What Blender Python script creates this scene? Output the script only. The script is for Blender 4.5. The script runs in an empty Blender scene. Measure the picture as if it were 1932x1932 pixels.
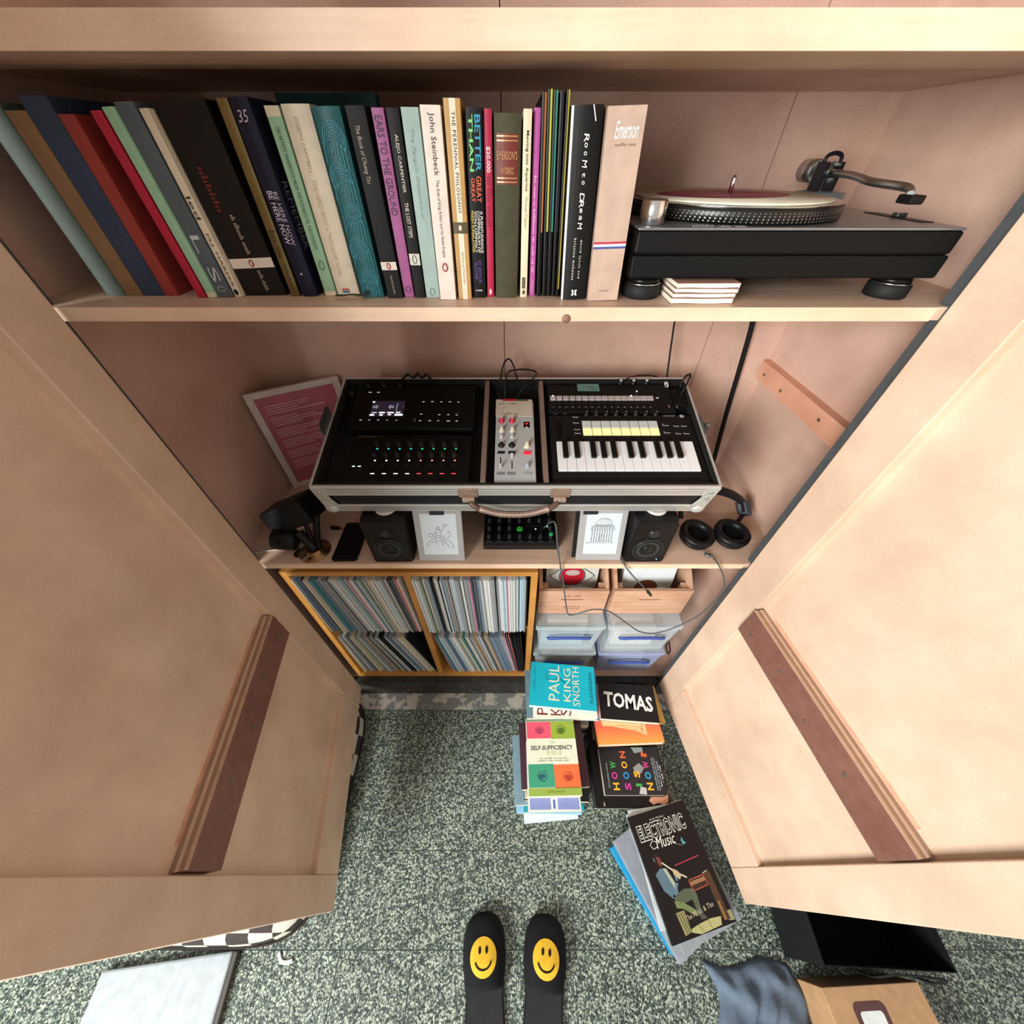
import bpy, bmesh, math, random
from mathutils import Vector, Matrix, Euler
random.seed(11)
scene = bpy.context.scene
C = scene.collection
R = math.radians

# ------------------------------------------------------------------ camera
F, H = 682.0, 1.79                     # focal length in pixels of the 1932 frame, eye height
cd = bpy.data.cameras.new('camera'); cam = bpy.data.objects.new('camera', cd); C.objects.link(cam)
cd.sensor_fit = 'HORIZONTAL'; cd.sensor_width = 36.0; cd.lens = 36.0 * F / 1932.0
cd.clip_start = 0.02; cd.clip_end = 60
cam.location = (0, 0, H); cam.rotation_euler = (R(45), 0, 0)
scene.camera = cam

# ------------------------------------------------------------------ world, light, exposure
w = bpy.data.worlds.new('world'); scene.world = w; w.use_nodes = True
bg = w.node_tree.nodes['Background']; bg.inputs[0].default_value = (1.0, 0.92, 0.865, 1); bg.inputs[1].default_value = 0.56
ld = bpy.data.lights.new('window_left_offscreen', 'AREA'); ld.shape = 'RECTANGLE'; ld.size = 1.6; ld.size_y = 1.5
ld.energy = 215; ld.color = (0.99, 1.0, 0.985)
lo = bpy.data.objects.new('window_left_offscreen', ld); C.objects.link(lo)
lo.location = (-2.05, -2.25, 2.10)
lo.rotation_euler = (Vector((0.25, 0.45, 0.9)) - Vector(lo.location)).to_track_quat('-Z', 'Y').to_euler()
vs = scene.view_settings
vs.view_transform = 'Standard'; vs.look = 'None'; vs.gamma = 1.0; vs.use_curve_mapping = False; vs.exposure = 0.22
scene.display_settings.display_device = 'sRGB'

# ------------------------------------------------------------------ pixel -> place
S2 = math.sqrt(.5)
def ray(u, v):
    b = (966 - v) / F
    return Vector(((u - 966) / F, S2 * b + S2, S2 * b - S2))
def on(u, v, p, n):
    d = ray(u, v); o = Vector((0, 0, H)); n = Vector(n)
    return o + d * ((Vector(p) - o).dot(n) / d.dot(n))
def PZ(u, v, z): return on(u, v, (0, 0, z), (0, 0, 1))
def PY(u, v, y): return on(u, v, (0, y, 0), (0, 1, 0))
def PX(u, v, x): return on(u, v, (x, 0, 0), (1, 0, 0))

# ------------------------------------------------------------------ materials
def lin(hx):
    hx = hx.lstrip('#'); o = []
    for i in (0, 2, 4):
        c = int(hx[i:i+2], 16) / 255
        o.append(c / 12.92 if c <= .04045 else ((c + .055) / 1.055) ** 2.4)
    return (*o, 1)
MATS = {}
def base(name):
    m = bpy.data.materials.new(name); m.use_nodes = True
    return m, m.node_tree, m.node_tree.nodes['Principled BSDF']
def scl(c, f): return (min(1, c[0]*f), min(1, c[1]*f), min(1, c[2]*f), 1)
def coord(nt, kind='Object', scale=(1, 1, 1)):
    tc = nt.nodes.new('ShaderNodeTexCoord'); mp = nt.nodes.new('ShaderNodeMapping')
    mp.inputs['Scale'].default_value = scale
    nt.links.new(tc.outputs[kind], mp.inputs['Vector']); return mp.outputs[0]
def ramp(nt, src, stops):
    r = nt.nodes.new('ShaderNodeValToRGB'); e = r.color_ramp.elements
    e[0].position, e[0].color = stops[0]; e[1].position, e[1].color = stops[-1]
    for p, c in stops[1:-1]:
        x = e.new(p); x.color = c
    nt.links.new(src, r.inputs[0]); return r.outputs[0]
def noise(nt, vec, scale, detail=3, rough=.55):
    n = nt.nodes.new('ShaderNodeTexNoise'); n.inputs['Scale'].default_value = scale
    n.inputs['Detail'].default_value = detail; n.inputs['Roughness'].default_value = rough
    nt.links.new(vec, n.inputs['Vector']); return n.outputs['Fac']
def bump(nt, b, src, strength, dist=.002):
    n = nt.nodes.new('ShaderNodeBump'); n.inputs['Strength'].default_value = strength; n.inputs['Distance'].default_value = dist
    nt.links.new(src, n.inputs['Height']); nt.links.new(n.outputs[0], b.inputs['Normal'])
def M(hx, rough=.55, metal=0.0, var=.10, scale=40, bmp=0.0):
    key = ('p', hx, rough, metal, var, scale, bmp)
    if key in MATS: return MATS[key]
    m, nt, b = base('paint_' + hx.lstrip('#'))
    c = lin(hx); v = coord(nt); f = noise(nt, v, scale)
    nt.links.new(ramp(nt, f, [(.3, scl(c, 1 - var)), (.7, scl(c, 1 + var))]), b.inputs['Base Color'])
    b.inputs['Roughness'].default_value = rough; b.inputs['Metallic'].default_value = metal
    if not metal: b.inputs['Specular IOR Level'].default_value = .22 if max(c[:3]) < .05 else .4
    if bmp: bump(nt, b, f, bmp)
    MATS[key] = m; return m
def E(hx, strength=1.0):
    key = ('e', hx, strength)
    if key in MATS: return MATS[key]
    m, nt, b = base('glow_' + hx.lstrip('#')); c = lin(hx)
    b.inputs['Base Color'].default_value = scl(c, .5); b.inputs['Emission Color'].default_value = c
    b.inputs['Emission Strength'].default_value = strength
    MATS[key] = m; return m
def wood(name, a, b_, stretch=(3, 30, 30), rough=.5, fine=.06, bmp=.05):
    if name in MATS: return MATS[name]
    m, nt, b = base(name); v = coord(nt, 'Object', stretch)
    f = noise(nt, v, 1.6, 6, .62)
    v2 = coord(nt, 'Object'); g = noise(nt, v2, 5, 4, .6); h = noise(nt, v2, 420, 1)
    c1, c2 = lin(a), lin(b_)
    col = ramp(nt, f, [(.28, c1), (.72, c2)])
    mx = nt.nodes.new('ShaderNodeMixRGB'); mx.blend_type = 'MULTIPLY'; mx.inputs[0].default_value = 1
    nt.links.new(col, mx.inputs[1]); nt.links.new(ramp(nt, g, [(.3, (.78, .74, .72, 1)), (.68, (1, 1, 1, 1))]), mx.inputs[2])
    mx2 = nt.nodes.new('ShaderNodeMixRGB'); mx2.blend_type = 'MULTIPLY'; mx2.inputs[0].default_value = 1
    nt.links.new(mx.outputs[0], mx2.inputs[1]); nt.links.new(ramp(nt, h, [(.3, (1-fine*2,)*3 + (1,)), (.7, (1, 1, 1, 1))]), mx2.inputs[2])
    nt.links.new(mx2.outputs[0], b.inputs['Base Color']); b.inputs['Roughness'].default_value = rough
    bump(nt, b, f, bmp); MATS[name] = m; return m
def terrazzo():
    m, nt, b = base('terrazzo'); g = nt.nodes.new('ShaderNodeNewGeometry'); oi = nt.nodes.new('ShaderNodeObjectInfo')
    off = nt.nodes.new('ShaderNodeVectorMath'); off.operation = 'SCALE'; off.inputs[0].default_value = (3.1, 7.7, 0)
    nt.links.new(oi.outputs['Random'], off.inputs['Scale'])
    ad = nt.nodes.new('ShaderNodeVectorMath'); ad.operation = 'ADD'
    nt.links.new(g.outputs['Position'], ad.inputs[0]); nt.links.new(off.outputs[0], ad.inputs[1])
    nz = nt.nodes.new('ShaderNodeTexNoise'); nz.inputs['Scale'].default_value = 150; nt.links.new(ad.outputs[0], nz.inputs['Vector'])
    mixv = nt.nodes.new('ShaderNodeVectorMath'); mixv.operation = 'MULTIPLY_ADD'
    nt.links.new(nz.outputs['Color'], mixv.inputs[0]); mixv.inputs[1].default_value = (.004, .004, .004); nt.links.new(ad.outputs[0], mixv.inputs[2])
    def vor(scale):
        v = nt.nodes.new('ShaderNodeTexVoronoi'); v.inputs['Scale'].default_value = scale; nt.links.new(mixv.outputs[0], v.inputs['Vector'])
        sp = nt.nodes.new('ShaderNodeSeparateColor'); nt.links.new(v.outputs['Color'], sp.inputs[0])
        return v, sp
    v1, s1 = vor(150); v2, s2 = vor(300)
    pal = ramp(nt, s1.outputs[0], [(0, lin('#BAC1AF')), (.25, lin('#A3AE9D')), (.46, lin('#828F84')), (.56, lin('#3E4C45')), (.70, lin('#1C2823')), (1, lin('#1C2823'))])
    pal.node.color_ramp.interpolation = 'CONSTANT'
    mat_c = ramp(nt, s2.outputs[0], [(0, lin('#94A090')), (.26, lin('#414F48')), (.60, lin('#5A685F')), (.80, lin('#24322C'))])
    mat_c.node.color_ramp.interpolation = 'CONSTANT'
    chip = ramp(nt, v1.outputs['Distance'], [(.40, (1, 1, 1, 1)), (.50, (0, 0, 0, 1))])
    mx = nt.nodes.new('ShaderNodeMixRGB'); nt.links.new(chip, mx.inputs[0]); nt.links.new(mat_c, mx.inputs[1]); nt.links.new(pal, mx.inputs[2])
    dirt = noise(nt, g.outputs['Position'], 3.2, 4)
    mu = nt.nodes.new('ShaderNodeMixRGB'); mu.blend_type = 'MULTIPLY'; mu.inputs[0].default_value = 1
    nt.links.new(mx.outputs[0], mu.inputs[1]); nt.links.new(ramp(nt, dirt, [(.3, (.80, .80, .79, 1)), (.65, (1, 1, 1, 1))]), mu.inputs[2])
    nt.links.new(mu.outputs[0], b.inputs['Base Color']); b.inputs['Roughness'].default_value = .42
    return m
def patchy(name, a, b_, c_, scale=9, rough=.7, lo=.45, hi=.5):
    m, nt, b = base(name); v = coord(nt)
    f = noise(nt, v, scale, 6, .65); g = noise(nt, v, 160, 2)
    mx = nt.nodes.new('ShaderNodeMixRGB'); nt.links.new(ramp(nt, f, [(lo, (0, 0, 0, 1)), (hi, (1, 1, 1, 1))]), mx.inputs[0])
    nt.links.new(ramp(nt, g, [(.3, lin(a)), (.7, lin(b_))]), mx.inputs[1]); mx.inputs[2].default_value = lin(c_)
    nt.links.new(mx.outputs[0], b.inputs['Base Color']); b.inputs['Roughness'].default_value = rough
    return m
def stripes(hx1, hx2, scale, axis='Z', rough=.7):
    key = ('s', hx1, hx2, scale, axis)
    if key in MATS: return MATS[key]
    m, nt, b = base('leaf_edges_' + hx1.lstrip('#')); v = coord(nt)
    wv = nt.nodes.new('ShaderNodeTexWave'); wv.bands_direction = axis; wv.inputs['Scale'].default_value = scale
    wv.inputs['Distortion'].default_value = 1.5; wv.inputs['Detail'].default_value = 2
    nt.links.new(v, wv.inputs['Vector'])
    nt.links.new(ramp(nt, wv.outputs['Fac'], [(.2, lin(hx1)), (.8, lin(hx2))]), b.inputs['Base Color'])
    b.inputs['Roughness'].default_value = rough; MATS[key] = m; return m
def clear_plastic(hx, alpha):
    m, nt, b = base('clear_plastic_' + hx.lstrip('#')); f = noise(nt, coord(nt), 30)
    c = lin(hx); nt.links.new(ramp(nt, f, [(.3, scl(c, .93)), (.7, c)]), b.inputs['Base Color'])
    b.inputs['Alpha'].default_value = alpha; b.inputs['Roughness'].default_value = .22
    return m
def gradient_print(name, a, b_, c_):
    m, nt, b = base(name); v = coord(nt); sx = nt.nodes.new('ShaderNodeSeparateXYZ'); nt.links.new(v, sx.inputs[0])
    mr = nt.nodes.new('ShaderNodeMapRange'); mr.inputs[1].default_value = -.09; mr.inputs[2].default_value = .09
    nt.links.new(sx.outputs['Y'], mr.inputs[0])
    nt.links.new(ramp(nt, mr.outputs[0], [(0, lin(a)), (.35, lin(b_)), (1, lin(c_))]), b.inputs['Base Color']); b.inputs['Roughness'].default_value = .4
    return m

PAGE = stripes('#D9CDB4', '#F1E7D2', 260, 'X'); PAGEZ = stripes('#D8CDB2', '#F0E8D2', 260, 'Z')
BLK = M('#141413', .45); MBLK = M('#0F0F0F', .6, var=.2); SHINY = M('#16161A', .22)
STEEL = M('#C9C9C6', .32, 1.0, .05); CHROME = M('#DADAD8', .16, 1.0, .03)
WHITE = M('#E9E6DF', .5)
PLY = wood('ply_lining', '#CFAA98', '#DDBCA9', (6, 2.2, 2.2), .5, .05, .02)
PLYB = wood('ply_back', '#CFAA98', '#DDBCA9', (2.5, 14, 5), .5, .07, .03)
EDGE = wood('ply_edge', '#EBC8A8', '#F2D5BA', (3, 60, 90), .45, .03, .02)
SHELFW = wood('shelf_top_wood', '#D3B09A', '#E6C8AE', (1.8, 26, 26), .45, .05, .03)
DOORW = wood('door_ply', '#E2C3A8', '#EBD0B7', (5, 5, 1.4), .42, .04, .015)
BATT = wood('brown_batten', '#7A5145', '#8C6153', (2.5, 30, 30), .55, .05, .03)
PINE = wood('orange_pine', '#C2853A', '#D79B4C', (4, 40, 5), .45, .04, .03)
CRATE = wood('crate_pine', '#C58F70', '#EAC6A8', (2.5, 30, 34), .5, .04, .04)

# ------------------------------------------------------------------ mesh builder
class MB:
    def __init__(s): s.v = []; s.f = []; s.sm = []
    def add(s, vs_, fs, smooth=False):
        o = len(s.v); s.v += [tuple(v) for v in vs_]
        for f in fs: s.f.append(tuple(i + o for i in f)); s.sm.append(smooth)
        return s
    def box(s, a, b, mat=None, bev=0):
        x0, y0, z0 = a; x1, y1, z1 = b
        if bev:
            bm = bmesh.new(); bmesh.ops.create_cube(bm, size=1)
            for v in bm.verts: v.co = Vector(((v.co.x+.5)*(x1-x0)+x0, (v.co.y+.5)*(y1-y0)+y0, (v.co.z+.5)*(z1-z0)+z0))
            bmesh.ops.bevel(bm, geom=bm.edges[:], offset=bev, segments=2, profile=.5, affect='EDGES')
            bm.verts.index_update(); vs_ = [v.co.copy() for v in bm.verts]; fs = [[v.index for v in f.verts] for f in bm.faces]; bm.free()
        else:
            vs_ = [Vector(p) for p in ((x0,y0,z0),(x1,y0,z0),(x1,y1,z0),(x0,y1,z0),(x0,y0,z1),(x1,y0,z1),(x1,y1,z1),(x0,y1,z1))]
            fs = [(0,3,2,1),(4,5,6,7),(0,1,5,4),(1,2,6,5),(2,3,7,6),(3,0,4,7)]
        if mat: vs_ = [mat @ v for v in vs_]
        return s.add(vs_, fs)
    def prism(s, pts, z0, z1, mat=None, smooth=False):
        n = len(pts)
        area = sum(pts[i][0]*pts[(i+1)%n][1]-pts[(i+1)%n][0]*pts[i][1] for i in range(n))
        if area < 0: pts = list(reversed(pts))
        vs_ = [Vector((p[0], p[1], z0)) for p in pts] + [Vector((p[0], p[1], z1)) for p in pts]
        if mat: vs_ = [mat @ v for v in vs_]
        s.add(vs_, [tuple(reversed(range(n))), tuple(range(n, 2*n))])
        o = len(s.v) - 2*n
        for i in range(n):
            j = (i+1) % n; s.f.append((o+i, o+j, o+n+j, o+n+i)); s.sm.append(smooth)
        return s
    def lathe(s, prof, n=24, mat=None, close=True, smooth=True):
        vs_ = []; fs = []
        for r, z in prof:
            for k in range(n):
                a = 2*math.pi*k/n; vs_.append(Vector((r*math.cos(a), r*math.sin(a), z)))
        for i in range(len(prof)-1):
            for k in range(n):
                j = (k+1) % n; fs.append((i*n+k, i*n+j, (i+1)*n+j, (i+1)*n+k))
        if mat: vs_ = [mat @ v for v in vs_]
        s.add(vs_, fs, smooth)
        if close:
            o = len(s.v) - len(vs_); m = len(prof)-1
            if prof[0][0] > 1e-6: s.f.append(tuple(o+k for k in reversed(range(n)))); s.sm.append(False)
            if prof[-1][0] > 1e-6: s.f.append(tuple(o+m*n+k for k in range(n))); s.sm.append(False)
        return s
    def cyl(s, p0, p1, r, r2=None, n=16):
        p0, p1 = Vector(p0), Vector(p1); d = p1-p0
        m = Matrix.Translation(p0) @ d.to_track_quat('Z', 'Y').to_matrix().to_4x4()
        return s.lathe([(r, 0), (r if r2 is None else r2, d.length)], n, m)
    def tube(s, pts, r, n=8, flat=None, sub=6):
        P = spline([Vector(p) for p in pts], sub) if sub else [Vector(p) for p in pts]
        rings = []; t0 = (P[1]-P[0]).normalized(); nrm = t0.orthogonal().normalized()
        if flat: nrm = (Vector(flat) - t0*t0.dot(Vector(flat))).normalized()
        prev = t0
        for i, p in enumerate(P):
            t = (P[min(i+1, len(P)-1)] - P[max(i-1, 0)]).normalized()
            q = prev.rotation_difference(t); nrm = (q @ nrm).normalized(); prev = t; b = t.cross(nrm)
            ra = r[0] if isinstance(r, tuple) else r; rb = r[1] if isinstance(r, tuple) else r
            rings.append([p + nrm*ra*math.cos(2*math.pi*k/n) + b*rb*math.sin(2*math.pi*k/n) for k in range(n)])
        vs_ = [v for g in rings for v in g]; fs = []
        for i in range(len(rings)-1):
            for k in range(n):
                j = (k+1) % n; fs.append((i*n+k, i*n+j, (i+1)*n+j, (i+1)*n+k))
        s.add(vs_, fs, True); o = len(s.v)-len(vs_); m = len(rings)-1
        s.f.append(tuple(o+k for k in reversed(range(n)))); s.sm.append(False)
        s.f.append(tuple(o+m*n+k for k in range(n))); s.sm.append(False)
        return s
    def poly(s, pts): return s.add([Vector(p) for p in pts], [tuple(range(len(pts)))])
    def ribbon(s, pts, wd, nrm, closed=False):
        P = [Vector(p) for p in pts]; n = Vector(nrm); m = len(P)
        for i in range(m if closed else m-1):
            a, b = P[i], P[(i+1) % m]; d = (b-a)
            if d.length < 1e-7: continue
            d.normalize(); q = n.cross(d)*wd/2; e = d*wd*.3
            s.add([a-q-e, b-q+e, b+q+e, a+q-e], [(0, 1, 2, 3)])
        return s
    def mesh(s, name):
        me = bpy.data.meshes.new(name); me.from_pydata(s.v, [], s.f)
        me.polygons.foreach_set('use_smooth', s.sm); me.update(); return me
    def build(s, name, mat, parent=None, loc=None, rot=None):
        me = s.mesh(name); me.materials.append(mat); return link(name, me, parent, loc, rot)
def spline(P, sub):
    out = []
    for i in range(len(P)-1):
        p0 = P[max(i-1, 0)]; p1 = P[i]; p2 = P[i+1]; p3 = P[min(i+2, len(P)-1)]
        for k in range(sub):
            t = k/sub; out.append(.5*((2*p1)+(p2-p0)*t+(2*p0-5*p1+4*p2-p3)*t*t+(3*p1-p0-3*p2+p3)*t**3))
    out.append(P[-1]); return out
def link(name, data, parent=None, loc=None, rot=None):
    o = bpy.data.objects.new(name, data); C.objects.link(o)
    if parent: o.parent = parent
    if loc is not None: o.location = loc
    if rot is not None: o.rotation_euler = rot
    return o
def tag(o, label, cat, group=None):
    o['label'] = label; o['category'] = cat
    if group: o['group'] = group
    return o
def thing(name, label, cat, loc=(0, 0, 0), rot=(0, 0, 0), group=None):
    return tag(link(name, None, None, loc, rot), label, cat, group)
def struct(o): o['kind'] = 'structure'; return o
BX = lambda a, b, bev=0: MB().box(a, b, None, bev)
def rrect(x0, y0, x1, y1, r, n=4):
    out = []
    for cx, cy, a0 in ((x1-r, y1-r, 0), (x0+r, y1-r, 90), (x0+r, y0+r, 180), (x1-r, y0+r, 270)):
        for k in range(n+1):
            a = R(a0 + 90*k/n); out.append((cx+r*math.cos(a), cy+r*math.sin(a)))
    return out
def ell(cx, cy, a, b, n=20, rot=0):
    return [(cx + a*math.cos(t)*math.cos(rot) - b*math.sin(t)*math.sin(rot), cy + a*math.cos(t)*math.sin(rot) + b*math.sin(t)*math.cos(rot)) for t in [2*math.pi*k/n for k in range(n)]]

# lettering: text turned into a flat mesh, fitted to a box of length L and height h
FONTCACHE = {}
def text(body, parent, centre, right, up, L, h, mat, bold=0.0, shear=0.0, name='lettering', space=1.0):
    key = (body, bold, shear, space)
    if body[0] == '~' and key not in FONTCACHE:                 # lettering too small to read: letter-size strokes, word lengths given
        vv, ff, xx_ = [], [], 0.0; q = random.Random(body)
        for wd_ in body[1:].split():
            for _ in range(int(wd_)):
                hh_ = q.choice((.6, .6, 1.0)); o_ = len(vv); sl = shear*hh_
                vv += [Vector((xx_, 0, 0)), Vector((xx_+.34, 0, 0)), Vector((xx_+.34+sl, hh_, 0)), Vector((xx_+sl, hh_, 0))]; ff.append((o_, o_+1, o_+2, o_+3)); xx_ += .55
            xx_ += .6
        FONTCACHE[key] = (vv, ff)
    if key not in FONTCACHE:
        cu = bpy.data.curves.new('t', 'FONT'); cu.body = body; cu.offset = bold; cu.shear = shear; cu.resolution_u = 2
        cu.space_character = space; cu.align_x = 'LEFT'; cu.fill_mode = 'FRONT'
        ob = bpy.data.objects.new('t', cu); C.objects.link(ob)
        me = bpy.data.meshes.new_from_object(ob.evaluated_get(bpy.context.evaluated_depsgraph_get()))
        FONTCACHE[key] = ([v.co.copy() for v in me.vertices], [tuple(p.vertices) for p in me.polygons])
        bpy.data.objects.remove(ob); bpy.data.curves.remove(cu); bpy.data.meshes.remove(me)
    vs_, fs = FONTCACHE[key]
    if not vs_: return None
    x0 = min(v.x for v in vs_); x1 = max(v.x for v in vs_); y0 = min(v.y for v in vs_); y1 = max(v.y for v in vs_)
    c, r, u = Vector(centre), Vector(right), Vector(up)
    P = [c + r*((v.x-(x0+x1)/2)/(x1-x0)*L) + u*((v.y-(y0+y1)/2)/(y1-y0)*h) for v in vs_]
    return MB().add(P, fs).build(name, mat, parent)

# ================================================================== SETTING
ZS1, ZS2 = 1.626, 1.0                 # book shelf, equipment shelf (top surfaces)
WL, WR, YB, YF = -.735, .733, 1.035, .59
TZ = terrazzo()
gr = M('#59625D', .85)
fl = struct(BX((-2.6, -2.6, -.06), (2.6, 1.2, -.0016)).build('floor', gr))
ts = .23; tile_me = BX((-ts/2+.0014, -ts/2+.0014, -.0012), (ts/2-.0014, ts/2-.0014, 0)).mesh('tile'); tile_me.materials.append(TZ)
for i in range(-7, 9):
    for j in range(-2, 4):
        link('tile', tile_me, fl, (-.313 + ts*(i+.5), .059 - .115 + ts*(j) - .001*0 - .0, 0))
strip = patchy('worn_paint', '#6F706C', '#83847E', '#B9B4A6', 14, .7, .5, .54)
BX((-.9, .525, .0), (.9, .595, .004)).build('threshold_strip', strip, fl)
wallm = M('#B9B3A8', .8, var=.04)
struct(BX((-2.6, 1.1, -.05), (2.6, 1.2, 2.9)).build('wall_back', wallm))

# ------------------------------------------------------------------ cupboard
cup = thing('built_in_cupboard', 'pale plywood cupboard with two doors standing open and three fixed shelves', 'cupboard')
for x0, x1 in ((WL-.02, -.022), (-.020, .534), (.536, WR+.02)):
    BX((x0, YB, .0), (x1, YB+.012, 2.6)).build('back_board', PLYB, cup)
BX((WL-.02, .60, 0), (WL, YB, 2.6)).build('side_panel', PLY, cup)
BX((WR, .60, 0), (WR+.02, YB, 2.6)).build('side_panel', PLY, cup)
GREYP = M('#4B4E50', .6)
BX((WL-.04, YF, 0), (-.692, YF+.018, 2.6)).build('face_frame_stile', GREYP, cup)
BX((.6455, YF, 0), (WR+.04, YF+.018, 2.6)).build('face_frame_stile', GREYP, cup)
def shelf(zt, t=.018, y0=YF):
    s = BX((WL, y0+.003, zt-t), (WR, YB, zt)).build('shelf', SHELFW, cup)
    BX((-.688, y0, zt-t-.0005), (.629, y0+.003, zt+.0003)).build('shelf_edging', EDGE, s)
    return s
s1 = shelf(ZS1); shelf(ZS2)
up = BX((WL, YF+.004, 1.868), (WR, YB, 1.886)).build('shelf', SHELFW, cup)
BX((-.688, YF, 1.861), (.629, YF+.11, 1.868)).build('shelf_front_rail', SHELFW, up)
BX((-.688, YF-.003, 1.8612), (.629, YF, 1.887)).build('shelf_edging', EDGE, up)
# small round plug at the lower edge of the book shelf
pk = PY(1068, 603, YF-.001)
MB().lathe([(.0062, 0), (.0062, .002), (.0, .0022)], 14, Matrix.Translation((pk.x, YF, pk.z+.001)) @ Matrix.Rotation(R(90), 4, 'X')).build('knot_plug', M('#8A6A58'), s1)
BX((WL, .6205, .12), (WR, YB, .14)).build('bottom_board', SHELFW, cup)
pl = BX((-.69, YF+.003, .0), (.639, YF+.0295, .1398)).build('plinth', patchy('plinth_paint', '#2A2927', '#34322F', '#23221F', 30, .6), cup)
rr = random.Random(5)
for k in range(16):
    x = rr.uniform(-.6, .0); z = rr.uniform(.02, .12); q = rr.uniform(.001, .004)
    MB().poly([(x+q*a*rr.uniform(.6, 1.4), YF+.0026, z+q*b) for a, b in ((-1, -.6), (.8, -.9), (1.2, .4), (-.3, 1))]).build('paint_fleck', M('#A9A59B'), pl)
BX((WR-.024, .63, 1.322), (WR, 1.022, 1.372)).build('wall_batten', wood('peach_batten', '#DFA284', '#E9B597', (20, 3, 20)), cup)
for y, z in ((.99, 1.345), (.90, 1.342), (.74, 1.35)):
    MB().cyl((WR-.0245, y, z), (WR-.026, y, z), .004, n=10).build('screw', M('#8A8478', .4, .8), cup)

def door(hx, hy, fx, fy, side):
    z0, z1 = .146, 2.3
    h = Vector((hx, hy, 0)); e = Vector((fx-hx, fy-hy, 0)); L = e.length; e.normalize()
    n = Vector((0, 0, 1)).cross(e)              # one side of the door
    if n.x * side < 0: n = -n                    # n points out of the cupboard's middle
    # local axes: x along the door from the hinge, y away from the middle (inner face at y = 0), z up
    m = Matrix(((e.x, n.x, 0, h.x), (e.y, n.y, 0, h.y), (0, 0, 1, 0), (0, 0, 0, 1)))
    t, rec = .040, .019
    def bx(a, b, bev=.0012): return MB().box(a, b, m, bev)
    d = bx((.06, rec, .25), (L-.06, t-.006, z1)).build('door', DOORW, cup)
    bx((0, 0, z0), (.09, t, z1), .002).build('stile', DOORW, d)
    bx((L-.08, 0, z0), (L, t, z1), .002).build('stile', DOORW, d)
    bx((.0905, .0006, z0), (L-.0805, t, .327), .002).build('rail', DOORW, d)
    bx((.0905, .0006, 1.72), (L-.0805, t, 1.86), .002).build('rail', DOORW, d)
    b = bx((.094, rec-.030, .83), (L-.0845, rec, .929), .001).build('batten', BATT, d)
    for k, hx_ in enumerate(('#C2A086', '#9C7C66', '#CDB096', '#A38470')):
        bx((.0942, rec-.030+.0073*k+.0004, .9288), (L-.0847, rec-.030+.0073*(k+1), .9302), 0).build('ply_layer', M(hx_, .6), d)
    for k in range(4):
        p = m @ Vector((.13 + .105*k, rec-.0302, .865 + .02*(k % 2))); q = m @ Vector((.13 + .105*k, rec-.0315, .865 + .02*(k % 2)))
        MB().cyl(p, q, .0042, n=10).build('screw', M('#A39C94', .35, .9), d)
    bx((.13, rec-.0008, .9305), (L-.12, rec, .942), 0).build('glue_smear', M('#CFA084', .6, var=.15, scale=60), d)
    return d
door(-.652, .57, -.545, -.081, -1)
door(.640, .586, .719, -.066, 1)

# ================================================================== BOOKS ON THE SHELF
BG = 'books on the top shelf'
def upright(label, w_, h, d, pos, lean, cover, page=None, hard=False, name='book', cat='book', group=BG):
    """root at the bottom corner the book stands on; local x = thickness, y = into the shelf, z = up"""
    r = thing(name, label, cat, pos, (0, lean, 0), group)
    t = .0028 if hard else .0009; bl = min(.0035, w_*.12) if hard else .0006; oh = .003 if hard else 0
    n = 8; out = [(0, d)]
    for k in range(n+1):
        x = w_*k/n; out.append((x, -bl*(1-(2*k/n-1)**2)))
    out += [(w_, d), (w_-t, d), (w_-t, t), (t, t), (t, d)]
    MB().prism(out, 0, h).build('cover', cover, r)
    BX((t+.0002, t+.0002, oh+.0004), (w_-t-.0002, d-.0015-oh, h-oh-.0006)).build('page_block', page or PAGE, r)
    r['_w'] = w_; r['_h'] = h; r['_bl'] = bl
    return r
def sp(r, body, a, b, hf, col, xc=.5, bold=0., shear=0., across=False, space=1.0, rough=.5):
    """lettering on a spine from a to b (fractions of the height, from the top)"""
    w_, h, y = r['_w'], r['_h'], -r['_bl']-.0007
    m = col if not isinstance(col, str) else M(col, rough, var=.02)
    if across:
        return text(body, r, (w_*xc, y, h*(1-(a+b)/2)), (1, 0, 0), (0, 0, 1), w_*hf, h*(b-a), m, bold, shear, space=space)
    return text(body, r, (w_*xc, y, h*(1-(a+b)/2)), (0, 0, -1), (1, 0, 0), h*(b-a), w_*hf, m, bold, shear, space=space)
def band(r, a, b, col, x0=0., x1=1., name='band', lift=.0004):
    w_, h, bl = r['_w'], r['_h'], r['_bl']; mb = MB(); n = 6
    pts = []
    for k in range(n+1):
        f = x0 + (x1-x0)*k/n; pts.append((w_*f, -bl*(1-(2*f-1)**2)-lift))
    for k in range(n):
        mb.add([(*pts[k], h*(1-b)), (*pts[k+1], h*(1-b)), (*pts[k+1], h*(1-a)), (*pts[k], h*(1-a))], [(0, 1, 2, 3)])
    return mb.build(name, col if not isinstance(col, str) else M(col, .5, var=.04), r)
def oval(r, zc, a, b, col, xc=.5, name='emblem', lift=.0009, rot=0):
    w_, h, y = r['_w'], r['_h'], -r['_bl']-lift
    return MB().poly([(w_*xc+p[0], y, h*(1-zc)+p[1]) for p in ell(0, 0, a, b, 18, rot)]).build(name, M(col, .5, var=.02), r)
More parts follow.
